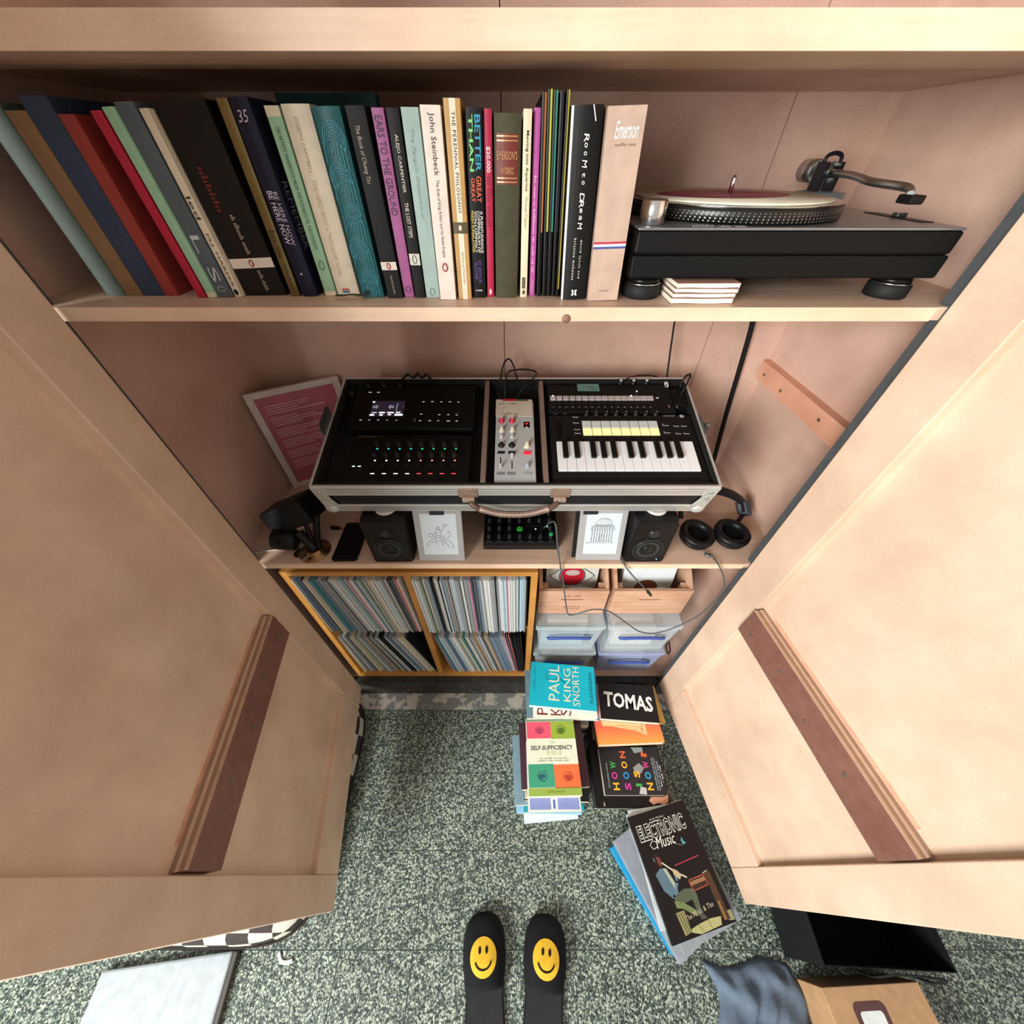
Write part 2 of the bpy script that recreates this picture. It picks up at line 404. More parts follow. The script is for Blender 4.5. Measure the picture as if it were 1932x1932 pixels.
def ring(r, zc, a, b, col, wd=.0007, xc=.5, lift=.0011):
    w_, h, y = r['_w'], r['_h'], -r['_bl']-lift
    return MB().ribbon([(w_*xc+p[0], y, h*(1-zc)+p[1]) for p in ell(0, 0, a, b, 16)], wd, (0, -1, 0), True).build('emblem', M(col, .5, var=.02), r)
prev_right = [-9, -9]
def place(utl, utr, vt, ubl, ubr, vb, shrink=.97):
    """thickness, height, lean and foot of a book from its four spine corners in the photograph"""
    Y = PZ(ubl, vb, ZS1).y
    TL, TR, BL, BR = PY(utl, vt, Y), PY(utr, vt, Y), PY(ubl, vb, Y), PY(ubr, vb, Y)
    h = TL.z - ZS1; w_ = max(.003, .5*((TR.x-TL.x)+(BR.x-BL.x))*shrink)
    xm_t, xm_b = (TL.x+TR.x)/2, (BL.x+BR.x)/2
    lean = math.atan2(xm_t-xm_b, h)
    x = xm_b - w_/2
    # keep clear of the neighbour already placed
    pb, pt = prev_right
    lb, lt = x, x + h*math.sin(lean)
    sh = max(0, pb-lb+.0004, pt-lt+.0004) if pb > -5 else 0
    x += sh
    prev_right[0] = x + w_*math.cos(lean); prev_right[1] = x + h*math.sin(lean) + w_*math.cos(lean) + .0003
    zl = ZS1 + (w_*math.sin(lean) if lean > 0 else 0) + .0004
    return w_, h/ max(.9, math.cos(lean)), (x, Y, zl), lean
HEARTW = '#E9E2D3'
# books wholly beside the photographed part of the row, carrying the leaning ones
x = -.645
for wd, hh, dd, col, lab in ((.030, .205, .13, '#4B5A50', 'plain dull green book at the far end of the shelf row, upright'),
                             (.026, .198, .125, '#8A6B4A', 'plain tan book between the dull green and the dark blue books'),
                             (.034, .21, .135, '#2F3E57', 'plain dark blue book beside the plain brick red book'),
                             (.020, .195, .125, '#9A3B34', 'plain brick red book beside the crimson book end')):
    upright(lab, wd, hh, dd, (x, .652, ZS1+.0003), 0, M(col, .5)); x += wd + .001
prev_right[0] = x; prev_right[1] = x
# the row seen in the photograph
def row(label, px, depth, cover, hard=False, shrink=.97, page=None, name='book', cat='book', group=BG):
    w_, h, pos, lean = place(*px, shrink)
    return upright(label, w_, h, depth, pos, lean, cover, page, hard, name, cat, group)
def up_px(ubl, ubr, vb, h, lean):
    Y = PZ(ubl, vb, ZS1).y; L_, R_ = PY(ubl, vb, Y), PY(ubr, vb, Y); o = []
    for p in (L_, R_):
        q = Vector((p.x + h*math.tan(R(lean)), Y, ZS1+h)) - Vector((0, 0, H)); zc = (q.y - q.z)*S2
        o += [966 + q.x*F/zc, 966 - (q.y+q.z)*S2*F/zc]
    return (o[0], o[2], o[1], ubl, ubr, vb)
row('crimson book, only its foot in view, beside the mint green book', up_px(375, 391, 562, .197, -2.5), .12, M('#B31D3C', .45))
b = row('pale mint green book between crimson and slate grey spines', up_px(394, 411, 562, .20, -2.4), .125, M('#9CC9A8', .5)); band(b, .965, 1, '#D9DCC0')
b = row('slate grey book with light serif letters and knot emblem', up_px(414, 442, 561, .204, -2.4), .13, M('#56626B', .5))
sp(b, 'LS', .62, .90, .55, '#C9D2D4', .5, .0, space=1.6); ring(b, .945, .006, .003, '#D4DBDB')
b = row('thin cream book lettered M.J. HARPER', up_px(445, 458, 561, .199, -2.3), .125, M('#E4D9C2', .5))
sp(b, 'M.J. HARPER', .60, .93, .45, '#6A2E22'); sp(b, 'led', .40, .52, .6, '#2B2A2A'); oval(b, .965, .003, .004, '#1C1A18')
b = row('thick black paperback with white band and red oval emblem', up_px(464, 543, 558, .205, -2.2), .13, M('#1A1613', .45), page=M('#8C7A66', .8))
band(b, .765, .825, '#E9E0D3'); oval(b, .795, .0035, .0046, '#A33128', lift=.0012); oval(b, .795, .0016, .003, '#E9E0D3', lift=.0016)
sp(b, '~11', .28, .5, .13, '#6E241D', .35); sp(b, '~3 9 7', .52, .74, .10, '#A59A8C', .55); sp(b, '~7 8', .84, .97, .10, '#9F968A', .6)
GOLDM = M('#7D7048', .22, .7, .2, 25)
b = row('glossy dark gold book between the thick black and the navy books', (411, 424, 186, 547, 570, 559), .13, GOLDM)
sp(b, '~4 4', .60, .76, .6, '#4E4530', .5); sp(b, '~9', .80, .94, .45, '#5A5034', .5)
b = row('dark navy book lettered BE HERE NOW in white', (428, 468, 184, 573, 599, 559), .15, M('#1D1C35', .3), True)
sp(b, 'BE HERE NOW', .40, .68, .32, '#CFC8DA', .40, .012); sp(b, 'BE HERE NOW', .405, .685, .24, '#CFC8DA', .72); sp(b, '35', .05, .10, .6, '#C8C2D8', .5, across=True, shear=.3); oval(b, .855, .0016, .0016, '#C8C2D8')
text('REMEMBER', b, (b['_w']+.0006, .02, b['_h']*.46), (0, 0, -1), (0, 1, 0), .075, .014, M('#B7B0C6'))
b = row('narrow mint green paperback with cream top band and penguin outline', (497, 526, 200, 615, 636, 558), .128, M('#9DCBA8', .5))
band(b, 0, .045, '#E6DFC0'); band(b, .97, 1, '#E6DFC0'); sp(b, "100 ARTISTS' MANIFESTOS FROM THE FUTURISTS TO THE STUCKISTS", .09, .70, .28, '#3C5A4A', .5); ring(b, .80, .0035, .0055, '#3F5B4C')
b = row('broad cream book lettered JOSEPH CAMPBELL with tiny colour emblem', (529, 583, 197, 638, 681, 559), .14, M('#EADFC8', .5), True)
sp(b, 'JOSEPH CAMPBELL', .05, .30, .16, '#B9A88E', .42); sp(b, 'THE HERO WITH A THOUSAND FACES', .33, .86, .17, '#C9B296', .42)
band(b, .945, .955, '#B9402F', .3, .62, 'emblem', .0008); band(b, .96, .972, '#2F5F9E', .3, .62, 'emblem', .0008)
# teal book with engraved waves
b = teal = row('teal hardback patterned with curling wave lines, ribbon at foot', (588, 640, 202, 684, 727, 561), .135, M('#1A5E63', .45), True)
w_, h, y = b['_w'], b['_h'], -b['_bl']-.0008; mb = MB()
for zc, s_ in ((.86, 1), (.68, 1), (.50, .8), (.30, 1), (.12, .9)):
    for q in range(5):
        rr_ = w_*(.40-.065*q)*s_; sg = 1 if zc in (.86, .50, .12) else -1
        mb.ribbon([(w_*(.5+.06*sg)+sg*rr_*math.cos(t), y, h*zc+rr_*1.25*math.sin(t)) for t in [R(-40+26*k) for k in range(10)]], .0007, (0, -1, 0))
    for q in range(7):
        mb.ribbon([(w_*(.08+.13*q), y, h*(zc-.10)+.011*math.sin(q*.9)), (w_*(.14+.12*q), y, h*(zc-.05)+.006*math.cos(q)), (w_*(.10+.13*q), y, h*(zc-.005))], .0006, (0, -1, 0))
mb.v = [(a_, b_, max(.004, min(h-.004, c_))) for a_, b_, c_ in mb.v]; mb.build('wave_print', M('#3E9FB0', .45), b)
sp(b, 'The', .505, .52, .22, '#2F8FA0', .5, across=True); sp(b, 'Odyssey', .53, .555, .42, '#2F8FA0', .5, across=True); sp(b, 'Homer', .57, .59, .34, '#2F8FA0', .5, across=True)
mb = MB(); rb = [Vector((w_*.35, -.006, .006)), Vector((w_*.1, -.012, .0030)), Vector((-.012, -.014, .0042)), Vector((-.026, -.012, .0028)), Vector((-.038, -.010, .0027))]
mb.tube([v+Vector((0, 0, .003)) for v in rb], (.0006, .0045), 8, (0, 0, 1)).build('ribbon', M('#3A3B24', .6), b)
b = row('black paperback lettered The Book of Chuang Tzu with white band', (651, 686, 200, 732, 762, 563), .128, M('#141312', .5))
sp(b, 'The Book of Chuang Tzu', .08, .34, .30, '#B9AE9C', .4, shear=.25); band(b, .765, .815, '#E9E0D3'); oval(b, .79, .003, .0042, '#A33128', lift=.0012); oval(b, .79, .0013, .0026, '#E9E0D3', lift=.0016); sp(b, 'MARTIN PALMER', .85, .97, .12, '#A9A196')
b = row('mauve paperback lettered EARS TO THE GROUND', (701, 722, 204, 763, 783, 561), .125, M('#A85C93', .5))
sp(b, 'EARS TO THE GROUND', .03, .50, .6, '#4C2A4A', .45, .01); ring(b, .945, .0035, .0042, '#5B2B4C')
b = row('black paperback lettered ALEJO CARPENTIER THE LOST STEPS', (726, 753, 204, 785, 802, 562), .128, M('#141211', .5))
sp(b, 'ALEJO CARPENTIER', .11, .38, .34, '#D9D2C6', .5, .006); sp(b, 'THE LOST STEPS', .43, .62, .34, '#D9D2C6', .5, .006); band(b, .715, .785, '#DAD8CC'); ring(b, .75, .0028, .005, '#2A2A28')
b = row('pale aqua paperback with faint dictionary title', (755, 789, 203, 805, 830, 562), .128, M('#A5BDB6', .55))
sp(b, 'The Penguin Dictionary of', .09, .52, .26, '#8AA69F', .45, shear=.2); ring(b, .96, .0035, .0045, '#7E9C96')
b = row('off-white paperback lettered John Steinbeck with red oval emblem', (790, 832, 199, 832, 860, 566), .13, M('#E6DBCE', .5))
sp(b, 'John Steinbeck', .03, .30, .34, '#3F3A3A', .5); sp(b, 'The Acts of King Arthur and his Noble Knights', .32, .73, .22, '#4F4848', .5); oval(b, .79, .0042, .0056, '#9E3A38'); oval(b, .79, .0022, .0036, '#E6DBCE', lift=.0013)
b = row('gold-edged cream book lettered THE PERENNIAL PHILOSOPHY', (835, 868, 186, 866, 890, 565), .13, M('#BD9456', .5))
band(b, 0, 1, '#E6DCC4', .33, .72); sp(b, 'THE PERENNIAL PHILOSOPHY', .05, .50, .22, '#3A352C', .54, .004, space=1.15); sp(b, 'aldous huxley', .71, .90, .22, '#7A6A4C', .54, space=1.1)
band(b, .545, .605, '#544A32', lift=.0008); oval(b, .575, .0022, .0030, '#D9CFB4', lift=.0014)
b = row('black paperback crowded with neon comic lettering', (878, 909, 203, 892, 917, 562), .125, M('#0C0B0C', .45))
sp(b, 'BETTER', .03, .28, .36, '#2A93B5', .70, .02); sp(b, 'THAN', .03, .28, .26, '#7FD37A', .28, .02); sp(b, 'GREAT', .30, .43, .33, '#E4643F', .70, .01); sp(b, 'GREAT', .31, .43, .25, '#E4643F', .30, .01)
for k, (t_, c_) in enumerate((('A PLENITUDINOUS', '#E6E2DA'), ('COMPENDIUM OF', '#E6E2DA'), ('WALLOPINGLY', '#E6E2DA'), ('FRESH SUPERLATIVES', '#D8C24A'))):
    sp(b, t_, .475, .71, .17, c_, .83-.21*k, .01)
sp(b, 'BY ARTHUR', .76, .90, .22, '#6A4E9E', .62); sp(b, 'PLOTNIK', .77, .88, .22, '#6A4E9E', .34); sp(b, '~7', .945, .955, .5, '#D9D5CC', .5, across=True)
b = row('thin crimson paperback lettered $20,000', (911, 928, 206, 920, 932, 560), .12, M('#B01541', .45))
sp(b, '$20,000', .16, .28, .55, '#EBD9DA', .5, .015); sp(b, '~3 5 8', .30, .56, .5, '#8C1038', .5, .01); oval(b, .965, .002, .004, '#D9C6C4')
b = row("worn olive hardback with red label reading EMERSON'S WORKS", (930, 985, 215, 936, 975, 561), .14, M('#41402B', .7, var=.18, scale=90), True)
band(b, .085, .325, '#6E2A22', .08, .92); GLD = M('#C79A63', .35, .5)
for a_ in (.095, .115, .29, .31): band(b, a_, a_+.006, GLD, .1, .9, 'gilt_rule', .0009)
sp(b, "EMERSON'S", .165, .205, .78, GLD, .5, across=True); sp(b, 'WORKS', .24, .275, .52, GLD, .5, across=True)
b = row('thin cream paperback lettered Moving into Aquarius', (988, 1004, 206, 981, 994, 561), .12, M('#E3D6B6', .55))
sp(b, 'Moving into Aquarius', .09, .37, .40, '#33302A', .52, .008); sp(b, 'Michael Tippett', .40, .57, .36, '#8C8672', .5); band(b, .865, .94, '#2A2722', .25, .7, 'emblem'); sp(b, 'PALADIN', .87, .935, .22, '#B9AE92', .48); oval(b, .965, .002, .003, '#4A463C')
b = row('thin magenta paperback with tiny pale spine lettering', (1008, 1021, 204, 998, 1008, 558), .12, M('#B5529A', .5))
sp(b, '~3 5 2 11 3 5 3 3', .30, .84, .4, '#D9A3CB', .5); sp(b, 'VINTAGE', .89, .97, .4, '#D9A3CB', .5)
for (px, c_, nm) in (((1024, 1031, 175, 1011, 1020, 559), '#A8622C', 'orange'), ((1034, 1041, 169, 1021, 1030, 559), '#B9BF4A', 'yellow-green'), ((1046, 1053, 171, 1031, 1039, 559), '#2F8F78', 'teal green'),
                    ((1058, 1065, 172, 1040, 1047, 559), '#2B2833', 'plain black'), ((1070, 1076, 170, 1048, 1054, 560), '#BFAE3C', 'mustard yellow')):
    b = row('tall thin black magazine with %s spine streak' % nm, px, .17, M('#0B0A0A', .4), name='magazine', cat='magazine', group='thin magazines on the top shelf')
    band(b, 0, .62 if nm != 'mustard yellow' else .95, c_, .55, .95, 'spine_streak')
b = row('thick black book hand-lettered ROOM to DREAM', (1078, 1141, 200, 1057, 1105, 565), .15, M('#111010', .5), True)
band(b, 0, 1, '#D8DDD6', 0, .075, 'jacket_edge')
xx = .115
for ch, sc_ in (('R', .05), ('o', .032), ('o', .026), ('M', .05), ('t', .03), ('o', .026), ('D', .06), ('R', .05), ('e', .035), ('a', .035), ('M', .05)):
    if ch in 'tD': xx += .02
    sp(b, ch, xx*1.0, xx*1.0+sc_*.72, .16 if ch.isupper() else .10, '#E6E3DC', .52, .006, shear=.1); xx += .038
sp(b, 'david lynch and', .63, .86, .10, '#D9D6CE', .62, space=1.3); sp(b, 'kristine mckenna', .62, .87, .10, '#D9D6CE', .40, space=1.3)
for sx in (-1, 1): MB().poly([(b['_w']*.5+sx*.0008, -b['_bl']-.001, b['_h']*.03), (b['_w']*.5+sx*.0042, -b['_bl']-.001, b['_h']*.027), (b['_w']*.5+sx*.0030, -b['_bl']-.001, b['_h']*.047), (b['_w']*.5+sx*.0042, -b['_bl']-.001, b['_h']*.067), (b['_w']*.5+sx*.0008, -b['_bl']-.001, b['_h']*.064)]).build('emblem', WHITE, b)
MB().ribbon([(b['_w']*.66, -b['_bl']-.0011, b['_h']*.998), (b['_w']*.72, -b['_bl']-.0011, b['_h']*.96), (b['_w']*.76, -b['_bl']-.001, b['_h']*.935)], .0012, (0, -1, 0)).build('crease', WHITE, b)
b = row('wide taupe book lettered Emerson with red, white and blue stripes', (1146, 1224, 201, 1108, 1164, 568), .15, M('#B89F8D', .6))
sp(b, 'Emerson', .06, .135, .62, '#F1EEE6', .55, .012, shear=.35, across=True); sp(b, '~8 5', .15, .165, .55, '#8E7A6C', .55, across=True)
band(b, .635, .648, '#B2304A'); band(b, .648, .662, '#ECE6DC'); band(b, .662, .675, '#3A4C8C'); sp(b, '~7', .93, .938, .3, '#7B6A5E', .5, across=True)
# big teal volume standing behind the row
a1 = PY(524, 178, .835)
r = thing('book', 'large dark teal volume standing flat behind the shelf row', 'book', (a1.x, .815, ZS1+.0012), (R(-2), 0, 0), BG)
hh = a1.z-ZS1
BX((0, 0, 0), (.15, .003, hh)).build('cover', M('#17555B', .5), r); BX((.002, .0032, .003), (.146, .018, hh-.003)).build('page_block', PAGE, r); BX((0, .0182, 0), (.15, .0212, hh)).build('back_cover', M('#17555B', .5), r)

# ================================================================== TURNTABLE AND NOTEBOOKS
tx0, ty0, tz0 = .172, .622, ZS1
t = thing('turntable', 'black direct-drive turntable with dotted silver platter rim beside the taupe book', 'turntable', (tx0, ty0, tz0))
BX((0, 0, .0300), (.453, .353, .058), .003).build('plinth_base', M('#080807', .65), t)
BX((.001, .001, .0585), (.452, .352, .086), .004).build('plinth', M('#0A0909', .6), t)
BX((.002, .002, .0862), (.451, .351, .0895), .0012).build('top_plate', M('#8D8F92', .35, .7), t)
for fx_, fy_ in ((.032, .033), (.421, .033), (.032, .32), (.421, .32)):
    f_ = MB().lathe([(.027, 0), (.0285, .002), (.0285, .017), (.0265, .0185)], 32, Matrix.Translation((fx_, fy_, .0002))).build('foot', M('#1B1B1A', .6), t)
    MB().lathe([(.0268, 0), (.0272, .0012), (.0268, .0022)], 32, Matrix.Translation((fx_, fy_, .0186))).build('foot_ring', CHROME, f_)
    MB().lathe([(.0255, 0), (.024, .006), (.018, .0085)], 32, Matrix.Translation((fx_, fy_, .0205))).build('foot_neck', M('#101010', .3), f_)
pcx, pcy, pz = .190, .178, .0905
pm = Matrix.Translation((pcx, pcy, pz))
pf = MB().lathe([(.150, 0), (.1665, .001), (.1665, .0145), (.164, .0175), (.15, .018)], 96, pm).build('platter', M('#2C2B29', .35, .6), t)
mb = MB()
for row_i, (zz, rr_, n_) in enumerate(((.0030, .0008, 150), (.0062, .0010, 152), (.0095, .0008, 154), (.0125, .0007, 156))):
    for k in range(n_):
        a = 2*math.pi*(k + .5*(row_i % 2))/n_
        if math.sin(a) > .25: continue
        o_ = Vector((pcx + .1668*math.cos(a), pcy + .1668*math.sin(a), pz+zz)); tg = Vector((-math.sin(a), math.cos(a), 0))
        mb.poly([o_ + tg*rr_*1.2*math.cos(q) + Vector((0, 0, 1))*rr_*math.sin(q) for q in [2*math.pi*i/6 for i in range(6)]])
o = mb.build('strobe_dots', M('#8F8B82', .4, .4), pf); o['kind'] = 'stuff'
MB().lathe([(.1615, 0), (.164, .0008), (.1625, .0016)], 96, Matrix.Translation((pcx, pcy, pz+.0176))).build('platter_lip', CHROME, pf)
rec = MB().lathe([(.0042, 0), (.1505, 0), (.1515, .0012), (.1505, .0024), (.0042, .0024)], 96, None, False).build('record', M('#E4DFCA', .4))
tag(rec, 'cream vinyl record with crimson printed centre on the turntable', 'record'); rec.location = (tx0+pcx, ty0+pcy, tz0+pz+.0196)
MB().add([(p[0], p[1], .0029) for p in ell(-.01, .005, .112, .080, 40, .2)+ell(0, 0, .0042, .0042, 40, .2)], [(k, (k+1) % 40, 40+(k+1) % 40, 40+k) for k in range(40)]).build('printed_centre', M('#9A1F42', .4, var=.25, scale=30), rec)
MB().poly([(p[0], p[1], .0032) for p in ell(-.035, -.035, .03, .008, 20, .1)]).build('oval_mark', M('#B58A94', .4), rec)  # paler pinkish ellipse laid over the crimson centre
MB().poly([(p[0], p[1], .0032) for p in ell(.03, .03, .035, .007, 20, -.2)]).build('oval_mark', M('#6A1A30', .4), rec)  # darker ellipse opposite the pale one
MB().lathe([(.0034, 0), (.0034, .024), (.002, .0275), (0, .028)], 14, Matrix.Translation((pcx, pcy, pz+.0178))).build('spindle', CHROME, t)
MB().lathe([(.0, 0), (.0165, 0), (.0175, .001), (.0175, .026), (.016, .0275), (0, .0278)], 28, Matrix.Translation((.026, .034, .0897))).build('strobe_tower', CHROME, t)
BX((.075, .004, .0896), (.105, .018, .0915), .0006).build('start_button', M('#7E8084', .3, .7), t)
for k in range(2): BX((.115+.02*k, .006, .0896), (.13+.02*k, .016, .0908), .0004).build('speed_button', M('#9A9C9F', .3, .7), t)
ta = MB().lathe([(.045, 0), (.045, .006), (.041, .009), (.041, .02), (.03, .022)], 40, Matrix.Translation((.392, .262, .0897))).build('tonearm_base', M('#7E9096', .35, .6), t)
BX((.377, .25, .112), (.383, .28, .15), .001).build('gimbal', SHINY, ta); BX((.402, .25, .112), (.408, .28, .15), .001).build('gimbal', SHINY, ta)
MB().tube([(.378, .265, .15), (.381, .265, .158), (.3925, .265, .161), (.404, .265, .158), (.407, .265, .15)], .003).build('gimbal_bridge', SHINY, ta)
MB().cyl((.38, .265, .137), (.405, .265, .137), .008).build('bearing', STEEL, ta)
MB().cyl((.3925, .292, .137), (.3925, .335, .137), .0165, n=28).build('counterweight', STEEL, t)
MB().tube([(.3925, .292, .137), (.3925, .2, .135), (.38, .13, .13), (.40, .08, .126), (.385, .05, .12)], .005).build('tonearm', STEEL, t)
BX((.374, .03, .111), (.394, .056, .121), .002).build('headshell', BLK, t)
BX((.424, .05, .0896), (.444, .17, .0905)).build('pitch_slot', BLK, t); BX((.426, .1, .0906), (.442, .112, .096), .001).build('pitch_fader', STEEL, t)
# kraft notebooks
z = ZS1; ng = 'pocket notebooks in front of the turntable'
n0 = PZ(1258, 575, ZS1); n1 = PZ(1390, 575, ZS1); nw = n1.x-n0.x-.012
for k, (t_, rot, gap, lab) in enumerate(((.0078, .0, 0, 'curled brown pocket notebook, bottom of the small stack by the turntable'), (.0058, .5, .0, 'brown pocket notebook second from the bottom of the small stack'), (.0058, -1.2, .0, 'brown pocket notebook third from the bottom of the small stack'), (.0066, 1.0, 0, 'brown pocket notebook on top of the small stack by the turntable'))):
    r = thing('notebook', lab, 'notebook', ((n0.x+n1.x)/2+.001*k, .608, z+.0002), (0, 0, R(rot)), ng)
    MB().box((-nw/2, 0, 0), (nw/2, .13, .0006)).box((-nw/2, 0, t_-.0006), (nw/2, .13, t_)).box((-nw/2, .13, 0), (nw/2, .1306, t_)).build('cover', M('#9B7768', .7), r)
    MB().prism([(-nw/2+.0004, .0008)]+[(-nw/2+.001+(nw-.002)*q/8, .0008+.0004*math.sin(q)) for q in range(9)]+[(nw/2-.0005, .0008), (nw/2-.0005, t_-.0008), (0, t_-.0012+.0003*k), (-nw/2+.0005, t_-.0008)], .0002, .1295, Matrix(((1, 0, 0, 0), (0, 0, 1, 0), (0, 1, 0, 0), (0, 0, 0, 1)))).build('pages', M('#E9E2D0', .8), r)
    z += t_ + .0004


# ================================================================== FLIGHT CASE
TAU = R(15.6); CW, CDP, CH = .904, .345, .107
CF = Matrix.Translation((.0075, .60, 1.27)) @ Matrix.Rotation(TAU, 4, 'X'); CFI = CF.inverted()
CN = (CF.to_3x3() @ Vector((0, 0, 1)))
def CP(u, v, z=0.0):
    return CFI @ on(u, v, CF @ Vector((0, 0, z)), CN)
case = thing('flight_case', 'black flight case with aluminium edging and coiled handle, tilted on two speakers', 'case', CF @ Vector((0, 0, -CH)), (TAU, 0, 0))
def cl(a, b, bev=0): return BX((a[0], a[1], a[2]+CH), (b[0], b[1], b[2]+CH), bev)
hw = CW/2
FELT = M('#1B1918', .85, var=.2, scale=120)
cl((-hw+.004, .004, -CH), (hw-.004, CDP-.004, -.034)).build('tray', FELT, case)
ALU = M('#D2D2CD', .38, .55, .05)
for nm, a, c in (('front_panel', (-hw+.003, .0008, -CH+.004), (hw-.003, .0038, -.004)), ('rear_panel', (-hw+.003, CDP-.0038, -CH+.004), (hw-.003, CDP-.0008, -.004)),
                 ('side_panel', (-hw+.0008, .004, -CH+.004), (-hw+.0038, CDP-.004, -.004)), ('side_panel', (hw-.0038, .004, -CH+.004), (hw-.0008, CDP-.004, -.004))):
    cl(a, c).build(nm, M('#17161A', .5), case)
def edging(z0, z1, tag_):
    for a, c in (((-hw, -.0022, z0), (hw, .004, z1)), ((-hw, CDP-.004, z0), (hw, CDP+.0022, z1)), ((-hw-.0022, 0, z0), (-hw+.004, CDP, z1)), ((hw-.004, 0, z0), (hw+.0022, CDP, z1))):
        e_ = cl(a, c, .0012).build('aluminium_edging', ALU, case)
    for k in range(3):
        zz = z0 + (z1-z0)*(.28+.22*k)
        cl((-hw+.03, -.0026, zz), (hw-.03, -.0021, zz+.0018)).build('edging_groove', M('#86857F', .45, .5), case)
edging(-.036, 0, 'upper'); edging(-CH, -CH+.029, 'lower')
cl((-hw+.004, .004, -.034), (-hw+.010, CDP-.004, -.0008)).build('lining', FELT, case); cl((hw-.010, .004, -.034), (hw-.004, CDP-.004, -.0008)).build('lining', FELT, case)
cl((-hw+.0102, .004, -.034), (hw-.0102, .010, -.0009)).build('lining', FELT, case); cl((-hw+.0102, CDP-.010, -.034), (hw-.0102, CDP-.004, -.0009)).build('lining', FELT, case)
DIVM = M('#8A7468', .5, .2)
for uf, ub in ((911.5, 918.5), (1030, 1021.5)):
    x = .5*(CP(uf, 905).x + CP(ub, 722).x)
    cl((x-.0055, .0104, -.033), (x+.0055, CDP-.0104, -.001), .001).build('divider', DIVM, case)
for sx in (-1, 1):                                             # ball corners with strap plates and rivets
    for sy, yy in ((-1, 0), (1, CDP)):
        m = Matrix.Translation((sx*(hw-.012), yy - sy*.012, .012)) @ Matrix.Diagonal((1.25, 1.25, 1.1, 1))
        cb = MB().lathe([(0, -.018)]+[(.018*math.cos(R(a)), .018*math.sin(R(a))) for a in range(-75, 90, 15)]+[(0, .018)], 20, m).build('ball_corner', M('#BFC4BF', .42, .45, .12, 90), case)
        y0_, y1_ = (yy-.0034, yy-.0022) if sy < 0 else (yy+.0022, yy+.0034)
        mb = MB().prism([(sx*(hw+.001), .020), (sx*(hw-.04), .018), (sx*(hw-.034), .034), (sx*(hw-.028), .055), (sx*(hw-.024), CH-.006), (sx*(hw+.001), CH-.004)], y0_, y1_, Matrix(((1, 0, 0, 0), (0, 0, 1, 0), (0, 1, 0, 0), (0, 0, 0, 1))))
        mb.build('corner_plate', M('#B9BEB9', .45, .4, .12, 90), cb)
        for px_, pz_ in ((.012, .085), (.012, .062), (.03, .026)):
            q = Vector((sx*(hw-px_), y0_ if sy < 0 else y1_, pz_))
            MB().lathe([(.0045, 0), (.0038, .0016), (0, .0024)], 12, Matrix.Translation(q) @ Matrix.Rotation(R(90 if sy < 0 else -90), 4, 'X')).build('rivet', STEEL, cb)
# handle on the front
def FP(u, v): return CFI @ on(u, v, CF @ Vector((0, -.004, 0)), CF.to_3x3() @ Vector((0, 1, 0)))
hl, hr = FP(884, 938), FP(1056, 938)
for q in (hl, hr):
    p_ = cl((q.x-.022, -.0045, -.040), (q.x+.022, -.0022, -.006), .002).build('handle_plate', M('#9C8474', .4, .45, .12), case)
    cl((q.x-.014, -.014, -.048), (q.x+.014, -.0045, -.034), .002).build('handle_bracket', M('#B59E8C', .4, .45, .1), p_)
    MB().cyl((q.x, -.0142, CH-.040), (q.x, -.0165, CH-.040), .0035, n=12).build('rivet', STEEL, p_)
hp = [Vector((hl.x+.004, -.013, CH-.046)), Vector((hl.x+.024, -.024, CH-.056)), Vector(((hl.x+hr.x)/2-.03, -.030, CH-.070)), Vector(((hl.x+hr.x)/2+.03, -.030, CH-.070)), Vector((hr.x-.024, -.024, CH-.056)), Vector((hr.x-.004, -.013, CH-.046))]
hd = MB().tube(hp, .0072, 12).build('handle', M('#5E453C', .4, .4), case)
P = spline(hp[1:-1], 16)
for k in range(1, len(P)-1):
    d_ = (P[k+1]-P[k-1]).normalized()
    m = Matrix.Translation(P[k]) @ d_.to_track_quat('Z', 'Y').to_matrix().to_4x4()
    MB().lathe([(.0072, -.0013), (.0094, 0), (.0072, .0013)], 12, m, False).build('coil', M('#BDA598', .3, .65), hd)
for sx in (-1, 1):                                             # butterfly latches on both ends
    x = sx*(hw+.0024)
    lt = MB().prism(rrect(-.036, -.030, .036, .004, .008), 0, .003, Matrix.Translation((x, CDP*.52, CH)) @ Matrix.Rotation(sx*R(90), 4, 'Y') @ Matrix.Rotation(R(90), 4, 'Z')).build('latch_dish', M('#77787A', .4, .8), case)
    MB().cyl((x+sx*.003, CDP*.52, CH-.012), (x+sx*.009, CDP*.52, CH-.012), .014, n=20).build('latch_turner', M('#5E6266', .35, .8), lt)
    MB().box((min(x+sx*.009, x+sx*.021), CDP*.52-.004, CH-.026), (max(x+sx*.009, x+sx*.021), CDP*.52+.004, CH+.004), None, .0015).build('latch_wing', M('#8B9093', .35, .8), lt)

def dev(name, label, cat, x0, y0, x1, y1, zb, zt, mat, bev=.003, group=None):
    c = Vector(((x0+x1)/2, (y0+y1)/2, zb))
    r = thing(name, label, cat, CF @ c, (TAU, 0, 0), group)
    BX((x0-c.x, y0-c.y, 0), (x1-c.x, y1-c.y, zt-zb), bev).build('body', mat, r)
    def Lc(u, v, z=0.0):                                        # pixel -> device coordinates on its top face
        p = CP(u, v, zt) - c; return Vector((p.x, p.y, zt-zb+z))
    return r, Lc
def onlit(p, q, mat, name, r, h=.0008, bev=0):
    return BX((min(p.x, q.x), min(p.y, q.y), p.z), (max(p.x, q.x), max(p.y, q.y), p.z+h), bev).build(name, mat, r)
def around(p, wx, wy, mat, name, r, h=.0008):
    return BX((p.x-wx/2, p.y-wy/2, p.z), (p.x+wx/2, p.y+wy/2, p.z+h)).build(name, mat, r)
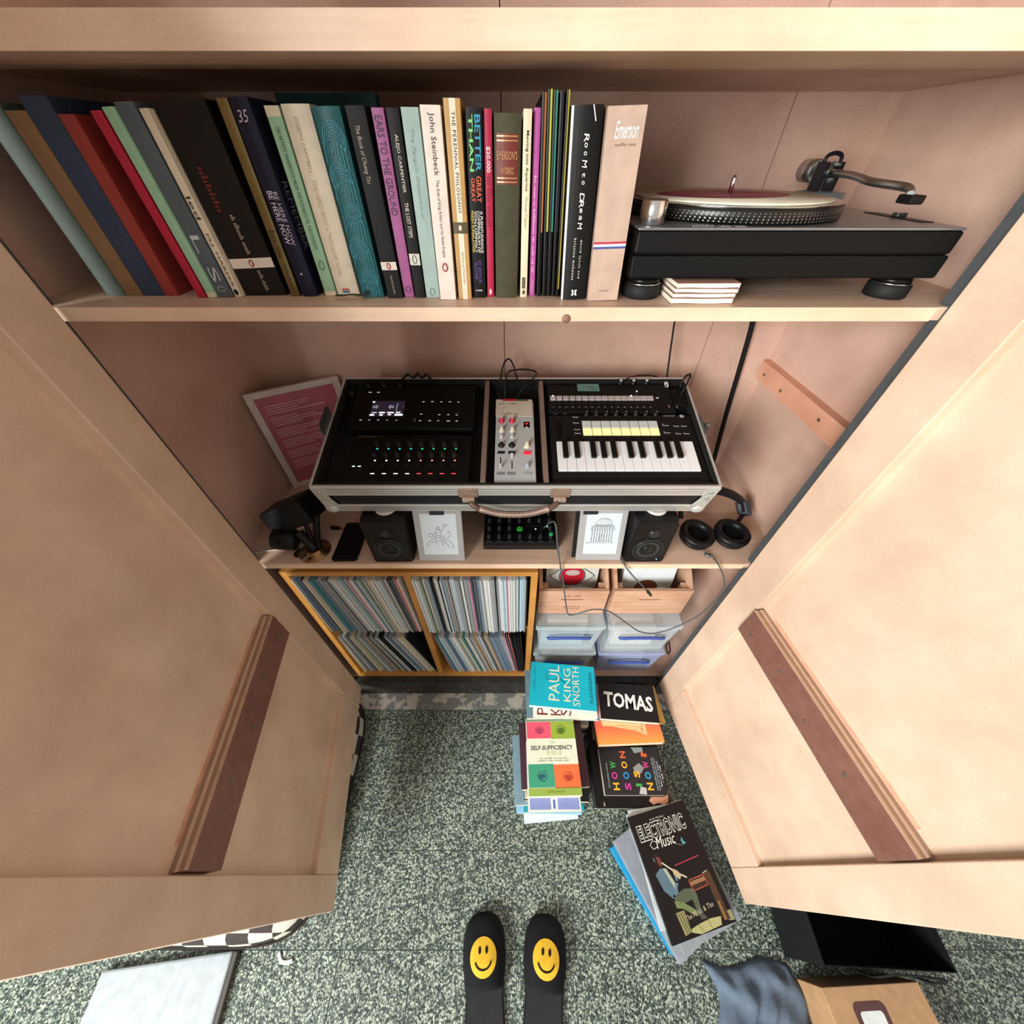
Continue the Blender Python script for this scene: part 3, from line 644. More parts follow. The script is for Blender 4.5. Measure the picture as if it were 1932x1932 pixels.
def knob(p, r0, h, mat, parent, name='knob', cap=None, capr=.55, base_r=None):
    br = base_r or r0*1.15
    k = MB().lathe([(br, 0), (br, h*.18), (r0, h*.25), (r0*.88, h*.95), (r0*.75, h)], 16, Matrix.Translation(p)).build(name, mat, parent)
    if cap: MB().lathe([(r0*capr, 0), (r0*capr*.8, h*.12)], 12, Matrix.Translation(p+Vector((0, 0, h)))).build('knob_cap', cap, k)
    return k
LED = lambda hx, s=2.2: E(hx, s)
# --- sampler with screen
a, c = CP(648, 806), CP(898, 724)
r, L = dev('sampler', 'black sampler with lit waveform screen in the case', 'sampler', a.x+.004, a.y, c.x, c.y, -.0335, -.006, M('#0B0B0B', .55))
sc = onlit(L(697, 785.5), L(765, 757), E('#2A2230', .55), 'screen', r)
s0, s1_ = L(697, 785.5, .0012), L(765, 757, .0012); mb = MB(); W_, H_ = s1_.x-s0.x, s1_.y-s0.y; rr = random.Random(3)
for k in range(60):
    f = k/60
    amp = (abs(math.sin(f*31))*.7+.3)*max(0, math.sin(f*math.pi*4.2)*.9-.15)*.24 + (.33 if .765 < f < .80 else 0)
    amp *= rr.uniform(.5, 1)
    if amp > .02: mb.add([(s0.x+W_*f, s0.y+H_*(.60-amp), s0.z), (s0.x+W_*(f+.011), s0.y+H_*(.60-amp), s0.z), (s0.x+W_*(f+.011), s0.y+H_*(.60+amp), s0.z), (s0.x+W_*f, s0.y+H_*(.60+amp), s0.z)], [(0, 1, 2, 3)])
mb.build('waveform', E('#8E8CA0', .9), sc)
mb = MB()
for x0, x1, y0, y1 in ((.0, .14, .02, .12), (.30, .40, .02, .12), (.76, 1, .02, .14), (.27, .45, .18, .26), (.52, .72, .18, .26), (.0, .07, .88, .97), (.55, .65, .05, .12), (.78, .92, .2, .27), (.05, .2, .2, .24)):
    mb.add([(s0.x+W_*x0, s0.y+H_*y0, s0.z+.0001), (s0.x+W_*x1, s0.y+H_*y0, s0.z+.0001), (s0.x+W_*x1, s0.y+H_*y1, s0.z+.0001), (s0.x+W_*x0, s0.y+H_*y1, s0.z+.0001)], [(0, 1, 2, 3)])
mb.build('screen_menu', E('#E2E4EE', 1.3), sc)
KEYB = M('#121212', .5)
for (u, v, wpx) in ((699, 741.5, 9), (714.5, 741.5, 8), (799.5, 759.5, 6), (816, 759, 7), (833, 759.5, 5), (849, 759.5, 6), (865, 760, 5), (795, 782.5, 6), (829, 783.5, 6), (846, 783.5, 6), (862, 784, 5),
                    (681, 793.5, 6), (697, 793.5, 4), (714, 793.5, 5), (731, 793.5, 4), (748.5, 794, 4), (793, 795, 6), (811, 795, 7), (827, 795, 5), (846, 795.5, 9), (862, 795.5, 6)):
    bt = around(L(u, v-1.5), .0105, .0085, KEYB, 'button', r, .002); around(L(u, v, .0021), wpx*.0009, .0011, LED('#E9ECEA', 1.0), 'button_light', bt, .0004)
around(L(862, 781), .014, .010, M('#2E2B27', .5), 'button', r, .0018)
around(L(783, 793), .004, .007, M('#6B6660', .5), 'slider', r, .004)
for u in (665, 695, 725, 755): knob(L(u, 745 if u < 690 else 730), .006, .012, KEYB, r)
# --- LED controller
a, c = CP(640, 909), CP(890, 815)
r, L = dev('midi_controller', 'black MIDI controller with rows of coloured lights in the case', 'controller', a.x+.006, a.y+.001, c.x, c.y-.003, -.0335, -.006, M('#0C0B0B', .5))
q = L(696, 824); text('LAUNCH CONTROL XL', r, q+Vector((0, 0, .0006)), (1, 0, 0), (0, 1, 0), .052, .0034, M('#77736C', .5))
KN = M('#1C1815', .45)
tops = ('#35D6E8',)*4 + ('#35E27A',)*4; mids = ('#FFFFFF',)*4 + ('#FF9A86',)*4; bots = ('#FFFFFF',)*4 + ('#FF4A52',)*4
for k in range(8):
    u1 = 712 + 21.2*k; u2 = 707.5 + 21.55*k; u3 = 703 + 21.85*k
    knob(L(u1-.5, 841), .0062, .0145, KN, r); knob(L(u2-.5, 861), .0062, .0145, KN, r)
    around(L(u1, 847), .0038, .0025, LED(tops[k], 1.3), 'led', r); around(L(u2, 869), .0038, .0026, LED(mids[k], 1.3), 'led', r)
    fs_ = around(L(u3, 883), .0022, .018, M('#050505', .6), 'fader_slot', r, .0004)
    around(L(u3, 881, .0006), .010, .005, KN, 'fader_cap', fs_, .008)
    bt = around(L(u3, 894.5), .0135, .0052, KEYB, 'button', r, .0016); around(L(u3, 894.5, .0018), .0092, .0020, LED(bots[k], 1.3 if k < 4 else 1.1), 'button_light', bt, .0004)
for (u, v, hx, wd) in ((667, 880, '#CFE6EA', 5.5), (678, 880, '#CFE6EA', 6)): around(L(u, v), wd*.0011, .0022, LED(hx, 1.4), 'led', r)
for v in (849, 861, 874, 887, 901): around(L(679 if v < 890 else 668, v), .009, .0045, M('#24201D', .5), 'button', r, .0014)
# --- small grey mixer
a, c = CP(930, 910), CP(1007, 754)
r, L = dev('dj_mixer', 'small pale grey mixer with red and white knobs between the case dividers', 'mixer', a.x+.002, a.y, c.x-.001, c.y, -.0335, -.007, M('#B4B7B5', .5, var=.05, scale=200), .002)
GL = M('#CBBFB0', .45); GREYK = M('#B9BEBE', .4); REDK = M('#C9233A', .4); CRK = M('#D8D2BC', .4); NAVK = M('#18151A', .4)
onlit(L(935, 786), L(1004, 754.5), GL, 'top_panel', r, .0016, .0005)
onlit(L(948, 757.5, .0018), L(974, 753.8, .0018), M('#B3202E', .4), 'red_strip', r); onlit(L(975, 757.8, .0018), L(996, 754.6, .0018), M('#5B5A3C', .4), 'olive_strip', r)
text('KO', r, L(947, 763, .0022), (1, 0, 0), (0, 1, 0), .013, .005, M('#4C463F')); text('~5', r, L(967, 762.8, .0022), (1, 0, 0), (0, 1, 0), .021, .0032, M('#6B6259')); text('~1 3 7 5', r, L(960, 781.5, .0022), (1, 0, 0), (0, 1, 0), .040, .0026, M('#6B6259'))
for u in (946.5, 966.5):
    knob(L(u, 795), .0048, .012, GREYK, r, cap=M('#E4B7B4', .4), base_r=.0074).data.materials[0] = REDK
    knob(L(u, 813), .0045, .013, CRK, r, cap=M('#E6E2D2', .4), base_r=.0075)
    knob(L(u-.5, 825), .0042, .009, GREYK, r, cap=M('#D6DADA', .4), base_r=.0056)
    knob(L(u-.5, 840.5), .0042, .010, NAVK, r, cap=NAVK, base_r=.0078)
    bt = around(L(u-1, 854), .0165, .0062, M('#1E1B1B', .5), 'button', r, .0016)
    around(L(u-2.2, 894), .0175, .0068, M('#7F8386', .4), 'button', r, .0016)
for u, va, vb, vk in ((944.6, 862, 876, 882), (966, 862, 887, 862)):
    s_ = around(L(u, (va+vb)/2+2), .0022, .024, M('#141414', .6), 'fader_slot', r, .0004)
    knob(L(u, vk, .0005), .0034, .012, GREYK, s_, 'fader_cap', M('#D6DADA', .4))
dp = around(L(993.5, 801.5), .0145, .018, M('#160708', .3), 'display', r, .001); text('88', r, L(993.5, 800, .0012), (1, 0, 0), (0, 1, 0), .007, .005, LED('#FF3A34', 1.5)); around(L(993.5, 806.5, .0011), .0022, .0022, LED('#FFE0D0', 1.8), 'led', dp)
knob(L(994, 842), .0048, .014, CRK, r, cap=M('#E6E2D2', .4), base_r=.008)
bt = around(L(994.5, 855), .0160, .0085, E('#E8263C', .8), 'lit_button', r, .003)
knob(L(994.5, 880), .0048, .010, M('#9EA9B2', .4), r, cap=M('#D2DCE0', .4), base_r=.0062)
around(L(995.5, 894.5), .0165, .0065, M('#A6A7A4', .4), 'button', r, .0018)
# --- drum machine
a, c = CP(1036, 774.5), CP(1262, 722)
r, L = dev('drum_machine', 'black drum machine with pale row of step keys behind the mini keyboard', 'drum machine', a.x, a.y+.001, c.x, c.y, -.0335, -.006, M('#100F0F', .5), .002)
onlit(L(1090, 738), L(1129, 725), E('#4E6A5E', .55), 'display', r, .0014); text('~7', r, L(1113, 731, .0017), (1, 0, 0), (0, 1, 0), .022, .003, M('#1E2A26')); text('~3', r, L(1118, 735, .0017), (1, 0, 0), (0, 1, 0), .014, .003, M('#1E2A26'))
for k in range(16):
    u = 1043 + 12.2*k
    onlit(L(u-4.9, 756), L(u+4.9, 748.5), M('#B9B2AE', .25), 'step_key', r, .0035, .0006)
    onlit(L(u-4.4, 763.5), L(u+4.6, 759.5), M('#1B1A1A', .5), 'button', r, .0014)
    onlit(L(u-4.4, 771), L(u+4.6, 767), M('#1B1A1A', .5), 'button', r, .0014); around(L(u+1, 769, .0016), .0026, .0014, M('#C9C5BE', .5), 'button_mark', r, .0003)
for u, v in ((1043, 749), (1190, 749), (1200.5, 740.5)): around(L(u, v, .0038), .0028, .0028, LED('#FFF4EE', 3), 'led', r)
for u, hx in ((1170, '#C9C5BD'), (1194, '#C9C5BD'), (1218.5, '#C9C5BD')): knob(L(u, 724), .0052, .011, M('#181716', .4), r, cap=M(hx, .3), capr=.8)
for u in (1066, 1078): around(L(u, 734), .008, .003, M('#2A2828', .5), 'button', r, .0012)
around(L(1240, 751), .007, .0036, M('#B9B6AE', .4), 'button', r, .0014)
# --- mini keyboard
a, c = CP(1043, 908), CP(1318, 777)
x1k = .5*(CP(1343, 908).x+CP(1318, 777).x)
r, L = dev('mini_keyboard', 'mini keyboard controller with glowing yellow pads and fifteen white keys', 'keyboard', a.x+.001, a.y, x1k-.006, c.y-.001, -.0335, -.009, M('#161413', .5), .003)
kx0 = .5*(L(1049.5, 836).x + L(1053, 891).x); kx1 = .5*(L(1305, 836).x + L(1321, 891).x); ky0, ky1 = L(1053, 891).y, L(1050, 836).y; zt_ = L(1050, 836).z
kwid = (kx1-kx0)/15; IV = M('#E8EAEA', .3, var=.02)
BX((kx0-.012, ky0-.016, zt_), (kx1+.008, ky0-.0012, zt_+.0045), .0015).build('front_lip', M('#131111', .55), r)
wk = MB().box((.0004, ky0, zt_), (kwid-.0004, ky1, zt_+.0065), None, .0008).mesh('white_key'); wk.materials.append(IV)
for k in range(15): link('white_key', wk, r, (kx0+kwid*k, 0, 0))
bk = MB().box((-kwid*.29, ky0+(ky1-ky0)*.40, zt_+.0066), (kwid*.29, ky1, zt_+.0135), None, .0014).mesh('black_key'); bk.materials.append(M('#14110F', .3))
for k in (1, 2, 4, 5, 6, 8, 9, 11, 12, 13): link('black_key', bk, r, (kx0+kwid*k + kwid*(-.12 if k in (1, 4, 8, 11) else .12 if k in (2, 6, 9, 13) else 0), 0, 0))
px0a, px1a, pya, pyb = L(1100, 820).x, L(1245.5, 820).x, L(1101, 822).y, L(1099, 795).y
pw, ph = (px1a-px0a)/8, (pyb-pya)/2
for k in range(8):
    BX((px0a+pw*k+.0008, pya+ph+.0008, zt_), (px0a+pw*(k+1)-.0008, pyb, zt_+.0022), .0006).build('pad', M('#CDD3CF', .4, var=.02), r)
    BX((px0a+pw*k+.0008, pya, zt_), (px0a+pw*(k+1)-.0008, pya+ph-.0008, zt_+.0022), .0006).build('lit_pad', E('#FFDC9A', .9), r)
mw = M('#C6CCCA', .4)
def bracket(u, v, wx, wy):
    p = L(u, v, .0008); bt = BX((p.x-wx/2, p.y-wy/2, p.z-.0006), (p.x+wx/2, p.y+wy/2, p.z+.0006), .0004).build('button', M('#1A1817', .5), r)
    MB().box((p.x-wx/2, p.y-wy/2-.0008, p.z), (p.x+wx/2, p.y-wy/2, p.z+.0008)).box((p.x-wx/2-.0008, p.y-wy/2-.0008, p.z), (p.x-wx/2, p.y, p.z+.0008)).build('button_outline', mw, bt)
for u, v, a_, b_ in ((1086, 786, .013, .006), (1087, 797, .013, .006), (1089, 809.5, .013, .005), (1090, 816.5, .013, .005), (1255, 800, .014, .011), (1258, 814, .014, .011), (1275.5, 803, .012, .006), (1290, 803, .012, .006), (1280, 817, .012, .006), (1295, 817, .012, .006)): bracket(u, v, a_, b_)
for k in range(8):
    p = L(1106+18.6*k, 783); kb = knob(p, .0052, .010, M('#1D1B1A', .45), r)
    a_ = rr.uniform(-1, 1); BX((p.x-.0006+.002*a_, p.y+.001, p.z+.0101), (p.x+.0006+.002*a_, p.y+.0042, p.z+.0106)).build('knob_mark', mw, kb)
text('LAUNCHKEY', r, L(1262, 785, .0006), (1, 0, 0), (0, 1, 0), .030, .0032, mw); around(L(1286, 785.3), .009, .0075, mw, 'emblem', r, .0006); text('/', r, L(1286, 785.3, .0008), (1, 0, 0), (0, 1, 0), .005, .006, M('#141312'), .05)
for u in (1048, 1066): around(L(u, 781), .009, .0014, M('#6B6762', .5), 'button_mark', r, .0003)
MB().box((L(1056, 820).x-.005, L(1056, 824).y, zt_), (L(1056, 820).x+.005, L(1056, 796).y, zt_+.002), None, .0006).build('touch_strip', M('#0D0C0C', .25), r)
# cables plugged into the gear inside the case
def CW3(u, v, z): return CF @ CP(u, v, z)
def cable(name, label, pts, rad, mat, group=None): return tag(MB().tube(pts, rad).build(name, mat), label, 'cable', group)
CBL = M('#121212', .5)
cable('patch_cable', 'thin black cable looping up above the small grey mixer', [CW3(944, 752, -.004), CW3(938, 735, .01), CW3(944, 716, .06), PY(950, 688, .955), PY(960, 677, .96), PY(969, 690, .955), CW3(975, 712, .045), CW3(984, 728, .01), CW3(992, 742, -.002)], .0022, CBL, 'cables in the case')
cable('patch_cable', 'thin black cable lying in a low arc above the small grey mixer', [CW3(952, 752, -.006), CW3(953, 730, .018), CW3(955, 716, .03), PY(959, 702, .95), PY(980, 697, .955), PY(1005, 699, .955), PY(1012, 705, .95), CW3(1004, 716, .03), CW3(1000, 724, .03), CW3(985, 735, .026), CW3(975, 752, -.002)], .0022, CBL, 'cables in the case')
cable('patch_cable', 'short black cable loop sticking up at the rear corner of the case', [CW3(1280, 738, -.004), CW3(1285, 725, .025), PY(1292, 712, .94), PY(1301, 706, .94), PY(1302, 712, .94), CW3(1294, 727, .018), CW3(1284, 746, -.004)], .0026, CBL, 'cables in the case')
cable('patch_cable', 'thin black cable draped over the rear rim behind the drum machine', [CW3(1165, 722, -.003), CW3(1180, 716, .006), PY(1200, 709, .955), PY(1225, 708, .96), PY(1240, 711, .965)], .0016, CBL, 'cables in the case')
cable('patch_cable', 'bunched black cable on the rear rim behind the sampler', [CW3(755, 722, -.002), CW3(762, 713, .012), PY(770, 706, .95), CW3(780, 713, .012), PY(788, 705, .95), CW3(796, 713, .012), PY(804, 706, .95), CW3(812, 714, .012), CW3(818, 722, -.002)], .0028, CBL, 'cables in the case')
a, c = CP(1256, 770), CP(1283, 727)
r, L = dev('usb_hub', 'black USB hub with plugged cables in the rear corner of the case', 'usb hub', CP(1262, 722).x+.0015, a.y+.014, min(c.x+.016, hw-.012), c.y-.006, -.0330, -.004, M('#0E0E0E', .5))
around(L(1256.5, 727), .0075, .0135, M('#D9DEDB', .4), 'plug', r, .006)
for u, v in ((1262, 767), (1277, 768)): around(L(u, v), .003, .008, M('#7C6E5E', .4), 'port', r, .001)
# wires hanging down the back of the cupboard
cable('power_cable', 'thick black cable running down the back wall behind the case', [PY(1428, 560, 1.018), PY(1419, 612, 1.018), PY(1400, 680, 1.018), PY(1372, 775, 1.018), PY(1347, 866, 1.015), PY(1345.5, 871, 1.015)], .0068, CBL)
cable('thin_cable', 'thin black wire dropping from the book shelf into the case', [PY(1276, 590, .99), PY(1272, 612, .985), PY(1263, 675, .97), PY(1257, 722, .945), CW3(1256.5, 728, .004)], .0026, CBL)

# ================================================================== ON THE EQUIPMENT SHELF
zs = ZS2 + .0003
# speakers carrying the case
def speaker(x0, label, led):
    w_, d_, h_ = .104, .135, .156
    r = thing('monitor_speaker', label, 'speaker', (x0+w_/2, .598, zs), (0, 0, 0), 'small monitor speakers under the case')
    MB().prism(rrect(-w_/2, .006, w_/2, d_, .006), .0, h_).build('cabinet', M('#161515', .5), r)
    mB = Matrix(((1, 0, 0, 0), (0, 0, 1, 0), (0, 1, 0, 0), (0, 0, 0, 1)))
    fr = MB().prism(rrect(-w_/2+.0004, .0005, w_/2-.0004, h_-.0005, .009), 0, .0062, mB).build('front_baffle', M('#121010', .4), r)
    def disc(zc, prof, nm, mat, par, xo=0): return MB().lathe(prof, 36, Matrix.Translation((xo, 0, zc)) @ Matrix.Rotation(R(90), 4, 'X'), False).build(nm, mat, par)
    wf = disc(.052, [(.0405, -.001), (.0405, .0016), (.038, .0026), (.0355, .0012)], 'woofer_ring', M('#26282A', .28), r)
    disc(.052, [(.0355, .0012), (.0335, .0032), (.031, .0012)], 'surround', M('#0F0F10', .4), wf); disc(.052, [(.031, .0012), (.015, -.0009), (.0145, -.0006)], 'cone', M('#303234', .42), wf); disc(.052, [(.0146, -.0006), (.011, .0032), (.0, .0048)], 'dust_cap', M('#1B1C1D', .3), wf)
    tw = disc(.112, [(.0165, -.001), (.0165, .0012), (.012, .0006)], 'tweeter_ring', M('#1E1F20', .3), r); disc(.112, [(.0118, .0002), (.008, .004), (0, .0055)], 'dome', M('#2B2B2C', .2), tw)
    MB().tube([(-.02, -.001, .096), (0, -.0018, .0925), (.02, -.001, .096)], .0016).build('waveguide_lip', M('#2A2A2A', .3), tw)
    if led: MB().lathe([(.0016, 0), (.0012, .0008)], 10, Matrix.Translation((.033, -.0002, .012)) @ Matrix.Rotation(R(90), 4, 'X')).build('power_led', E('#6FB4FF', 3), r)
    pk = MB().lathe([(.0255, 0), (.027, .0012), (.027, .0062), (.0255, .0074)], 32).build('speaker_puck', M('#C9C6C0', .4))
    tag(pk, 'round white pad on top of the %s' % ('speaker with the blue light' if led else 'speaker beside the black phone'), 'pad', 'white pads under the case'); pk.location = (x0+w_/2+.004, .598+.048, zs+h_+.0003)
speaker(-.371, 'matte black monitor speaker beside the black phone', False)
speaker(.303, 'matte black monitor speaker with blue light beside the headphones', True)
# block carrying the rear of the case
cb = CF @ Vector((0, CDP-.05, -CH))
bk_ = BX((-.30, -.03, 0), (.30, .03, cb.z-zs-.012), .002).build('riser_block', M('#1A1817', .7)); bk_.location = (0, cb.y, zs)
tag(bk_, 'long black block under the rear of the flight case', 'block')
# e-readers
def reader(x0, x1, yb, label, name_draw, tab_x, folio):
    w_ = x1-x0; hh = .158
    r = thing('e_reader', label, 'e-reader', ((x0+x1)/2, yb, zs+.0042), (R(-15), 0, 0), 'e-readers leaning under the case')
    BX((-w_/2, 0, 0), (w_/2, .008, hh), .002).build('frame', M('#9B9A98', .5, var=.04), r)
    s_ = BX((-w_/2+.017, -.0004, .022), (w_/2-.015, -.0001, hh-.010)).build('screen', M('#C2CCD0', .4, var=.02), r)
    mb = MB(); ln = lambda *pts, wd=.0006: mb.ribbon([(p[0], -.0009, p[1]) for p in pts], wd, (0, -1, 0))
    if name_draw == 'temple':
        z0 = .062
        ln((-.040, z0-.004), (.032, z0-.004), (.032, z0), (-.028, z0), (-.040, z0-.004))
        for k in range(9):
            x = -.026+.0065*k
            ln((x, z0), (x, z0+.038), wd=.0009); ln((x+.0016, z0), (x+.0016, z0+.038), wd=.0004)
        for q in (0, .003, .007, .010): ln((-.032+q*.3, z0+.038+q), (.034-q*.3, z0+.038+q), wd=.0007)
        for k in range(8): ln((-.028+.0075*k, z0+.041), (-.025+.0075*k, z0+.047))
        for s0_ in (1, .82, .5, .2): ln(*[(s0_*.022*math.cos(t)+.002, z0+.053+.019*math.sin(t)) for t in [math.pi*k/12 for k in range(13)]], wd=.0005)
        ln((-.022, z0+.052), (.026, z0+.052), wd=.0011); ln((-.020, z0+.049), (.024, z0+.049))
        ln((-.004, z0), (-.004, z0+.02), (.006, z0+.02), (.006, z0))
    else:
        for pts in (((-.030, .060), (-.024, .066), (-.016, .068), (-.010, .078), (0, .082), (.012, .078), (.020, .068), (.028, .062), (.034, .050)), ((-.026, .052), (-.018, .060), (-.008, .064), (.004, .062), (.016, .056), (.024, .048), (.022, .042)),
                    ((-.030, .082), (-.024, .088), (-.018, .086), (-.016, .078), (-.022, .074), (-.030, .082)), ((-.008, .082), (-.010, .094), (-.004, .102), (.004, .098), (.004, .084)), ((-.006, .104), (-.002, .110), (.004, .106), (0, .100), (-.006, .104)),
                    ((.004, .094), (.012, .100), (.014, .112), (.018, .118), (.024, .114), (.018, .108)), ((.022, .074), (.030, .080), (.032, .090), (.026, .096), (.024, .088)), ((-.030, .060), (-.036, .052), (-.032, .048)), ((.034, .050), (.036, .042), (.030, .040)),
                    ((-.008, .064), (-.012, .054), (-.006, .050)), ((.008, .062), (.006, .050), (.012, .048)), ((-.004, .092), (-.012, .086), (-.016, .080)), ((.0, .078), (.01, .070), (.018, .060)), ((-.012, .074), (0, .072), (.01, .066))):
            ln(*[(p[0]*.95, p[1]*.95+.006) for p in pts], wd=.0008)
    mb.build('drawing', M('#3E4448', .6), s_)
    BX((tab_x-.018, -.004, hh-.012), (tab_x+.018, .011, hh+.002), .001).build('clip', M('#242327', .4), r)
    if folio: BX((-w_/2-.010, .0085, .004), (w_/2-.004, .012, hh-.004), .001).build('folio_cover', M('#171615', .6), r)
    # rear strut
    MB().box((-.02, .0125, .004), (.02, .0145, .09), Matrix.Translation((0, .0, .0)) ).build('strut', M('#1B1A19', .6), r)
reader(-.250, -.127, .598, 'grey e-reader showing a sketch of a rider on a beast', 'rider', .0, False)
reader(.172, .293, .600, 'grey e-reader showing a domed temple drawing', 'temple', -.036, True)
# compact audio mixer
r = thing('audio_mixer', 'compact black audio mixer with green light on the equipment shelf', 'mixer', (.0245, .640, zs), (R(3), 0, 0))
mw_, md_ = .208, .165
BX((-mw_/2, 0, 0), (mw_/2, md_, .018), .003).build('base', M('#1F1B19', .55), r); BX((-mw_/2+.001, .001, .0182), (mw_/2-.001, md_-.001, .034), .002).build('panel', M('#0B0B0B', .5), r)
for ci in range(7):
    for ri in range(5):
        p = Vector((-mw_/2+.016+.0283*ci, .016+.029*ri, .0341))
        if ci == 3 and ri == 1:
            MB().prism(rrect(p.x-.0085, p.y-.005, p.x+.0085, p.y+.005, .004), .0341, .040).build('green_button', M('#2FA336', .4), r); continue
        if ci in (4, 5) and ri == 1: continue
        k_ = knob(p, .0055, .016, M('#1B1B1B', .45), r)
        if ci == 6 and ri == 0: MB().lathe([(.0062, 0), (.0052, .003)], 14, Matrix.Translation(p+Vector((0, 0, .016)))).build('knob_cap', M('#22A862', .4), k_)
        else: BX((p.x-.0005, p.y-.004, .0502), (p.x+.0005, p.y+.0005, .0506)).build('knob_mark', M('#55524E'), k_)
for x, y, c_ in ((-.0035, .0535, '#FFB9A8'), (.042, .047, '#FFFFFF'), (.075, .056, '#8CFFD0')): MB().lathe([(.0017, 0), (.001, .0012)], 10, Matrix.Translation((x, y, .0342))).build('led', E(c_, 3), r)
MB().ribbon([(.0, .0575, .0344), (.058, .0575, .0344), (.058, .034, .0344)], .0005, (0, 0, 1)).build('panel_line', M('#6B6863'), r)
for k in range(7): BX((-mw_/2+.010+.0283*k, .0035, .0341), (-mw_/2+.024+.0283*k, .0045, .0344)).build('panel_mark', M('#6B6863'), r)
# headphones
r = thing('headphones', 'black over-ear headphones lying cups up on the shelf beside the speaker', 'headphones', (.565, .672, zs))
def cup_(cx, cy, tilt, az):
    m = Matrix.Translation((cx, cy, .002)) @ Matrix.Rotation(az, 4, 'Z') @ Matrix.Rotation(tilt, 4, 'X')
    sh = MB().lathe([(.026, .002), (.036, .003), (.043, .010), (.045, .018), (.044, .0215)], 36, m).build('ear_cup', M('#141415', .35), r)
    MB().lathe([(.0435, .022), (.0475, .027), (.0465, .036), (.040, .040), (.031, .0385), (.0265, .032), (.0265, .024)], 36, m, False).build('ear_cushion', M('#121113', .38), sh)
    MB().lathe([(.0, .0245), (.026, .0238)], 30, m, False).build('driver_cloth', M('#060606', .9), sh)
cup_(-.047, .004, R(7), .35); cup_(.053, .006, R(5), -.2)
hb_ = [Vector(p) - Vector((.565, .672, zs)) for p in ((.655, .722, 1.022), (.685, .752, 1.035), (.678, .776, 1.058), (.638, .792, 1.076), (.58, .802, 1.083), (.53, .797, 1.076), (.497, .772, 1.053), (.495, .735, 1.028))]
MB().tube(hb_[1:-1], (.0055, .017), 12, (0, .6, .8)).build('headband', M('#17171A', .4), r)
MB().tube([hb_[1]+Vector((.0, -.003, -.002)), hb_[1], hb_[2]], (.007, .018), 12, (0, .6, .8)).build('slider', M('#3A3B42', .35, .3), r)
MB().tube([hb_[-2], hb_[-2]+(hb_[-1]-hb_[-2])*.5, hb_[-1]], (.003, .007), 10, (0, .6, .8)).build('yoke', M('#1B1B1D', .4), r); MB().tube([hb_[0]+Vector((-.01, -.01, -.004)), hb_[0], hb_[1]], (.003, .007), 10, (0, .6, .8)).build('yoke', M('#1B1B1D', .4), r)
# black phone and its lead
r = thing('phone', 'flat black phone lying on the shelf against the speaker', 'phone', (-.4565, .665, zs), (0, 0, R(1)))
MB().prism(rrect(-.0335, -.066, .0335, .072, .007), .0, .008).build('body', M('#0C0C0C', .6), r); MB().prism(rrect(-.031, -.0635, .031, .0695, .006), .0081, .0085).build('screen_glass', M('#070708', .5), r)
cable('charging_lead', 'short black lead with plug beside the flat phone', [PZ(662, 997, 1.006), PZ(650, 998, 1.006), PZ(645, 998.5, 1.006)], .0014, CBL)
r = thing('usb_plug', 'small black plug at the end of the lead beside the phone', 'plug', PZ(633, 998, 1.001), (0, 0, R(-4)))
BX((-.012, -.004, 0), (.012, .004, .009), .001).build('shell', CBL, r); BX((.0121, -.0025, .002), (.017, .0025, .007), .0006).build('strain_relief', CBL, r)
# clamp lamp on a brass flange
r = thing('spot_lamp', 'black jointed spot lamp on a round brass flange by the cupboard side', 'lamp', (-.548, .636, zs))
BR = M('#8A6A48', .28, .9, .1)
fl_ = MB().lathe([(.041, 0), (.042, .001), (.041, .0032), (.024, .004), (.022, .009), (.018, .011), (.018, .0115)], 36).build('flange', BR, r)
MB().prism(rrect(-.054, -.024, -.022, .008, .012), .0, .0030).build('flange_ear', BR, fl_)
for a in (20, 150, 265):
    MB().lathe([(.0058, 0), (.0046, .0018), (.0, .0022)], 14, Matrix.Translation((.031*math.cos(R(a)), .031*math.sin(R(a)), .0036))).build('screw', M('#5A4632', .35, .9), fl_)
MB().tube([(0, 0, .0115), (-.004, .002, .024), (-.016, .008, .042), (-.030, .016, .060)], .0125, 14).build('swivel_stem', M('#141413', .4), r)
MB().tube([(.012, .006, .012), (.020, .016, .060), (.030, .035, .108)], (.008, .012), 12).build('arm', M('#0E0E0E', .5), r)
MB().tube([(.0, .006, .012), (-.004, .02, .06), (-.012, .038, .100)], (.006, .010), 12).build('arm', M('#0E0E0E', .5), r)
hm = Matrix.Translation((-.046, .060, .094)) @ Matrix.Rotation(R(-24), 4, 'Y') @ Matrix.Rotation(R(-15), 4, 'X')
hd_ = MB().box((-.068, -.040, -.036), (.068, .038, .036), hm, .008).build('lamp_head', M('#0D0D0D', .5), r)
MB().box((-.05, -.0408, .010), (.03, -.040, .012), hm).build('head_seam', M('#2E2A25', .5), hd_)
MB().lathe([(.026, 0), (.029, .004), (.029, .056), (.024, .060)], 28, Matrix.Translation((-.040, .010, .036)) @ Matrix.Rotation(R(-78), 4, 'Y') @ Matrix.Rotation(R(6), 4, 'X')).build('lamp_barrel', M('#0C0C0C', .45), r)
cable('white_lead', 'thin white lead with slim plug running to the lamp base', [PZ(470, 1046, 1.003), PZ(500, 1040, 1.003), PZ(525, 1036, 1.003), PZ(548, 1026, 1.003), PZ(562, 1018, 1.004)], .0022, M('#D6D2C4', .5))
p = PZ(565, 1015, 1.0005); r = thing('white_plug', 'small white plug at the end of the thin lead by the lamp', 'plug', p, (0, 0, R(-28)))
BX((-.011, -.005, 0), (.011, .005, .006), .001).build('shell', M('#CFD6D3', .4), r); BX((.0112, -.0035, .001), (.018, .0035, .005), .0005).build('connector', M('#B9BEBC', .3, .7), r)
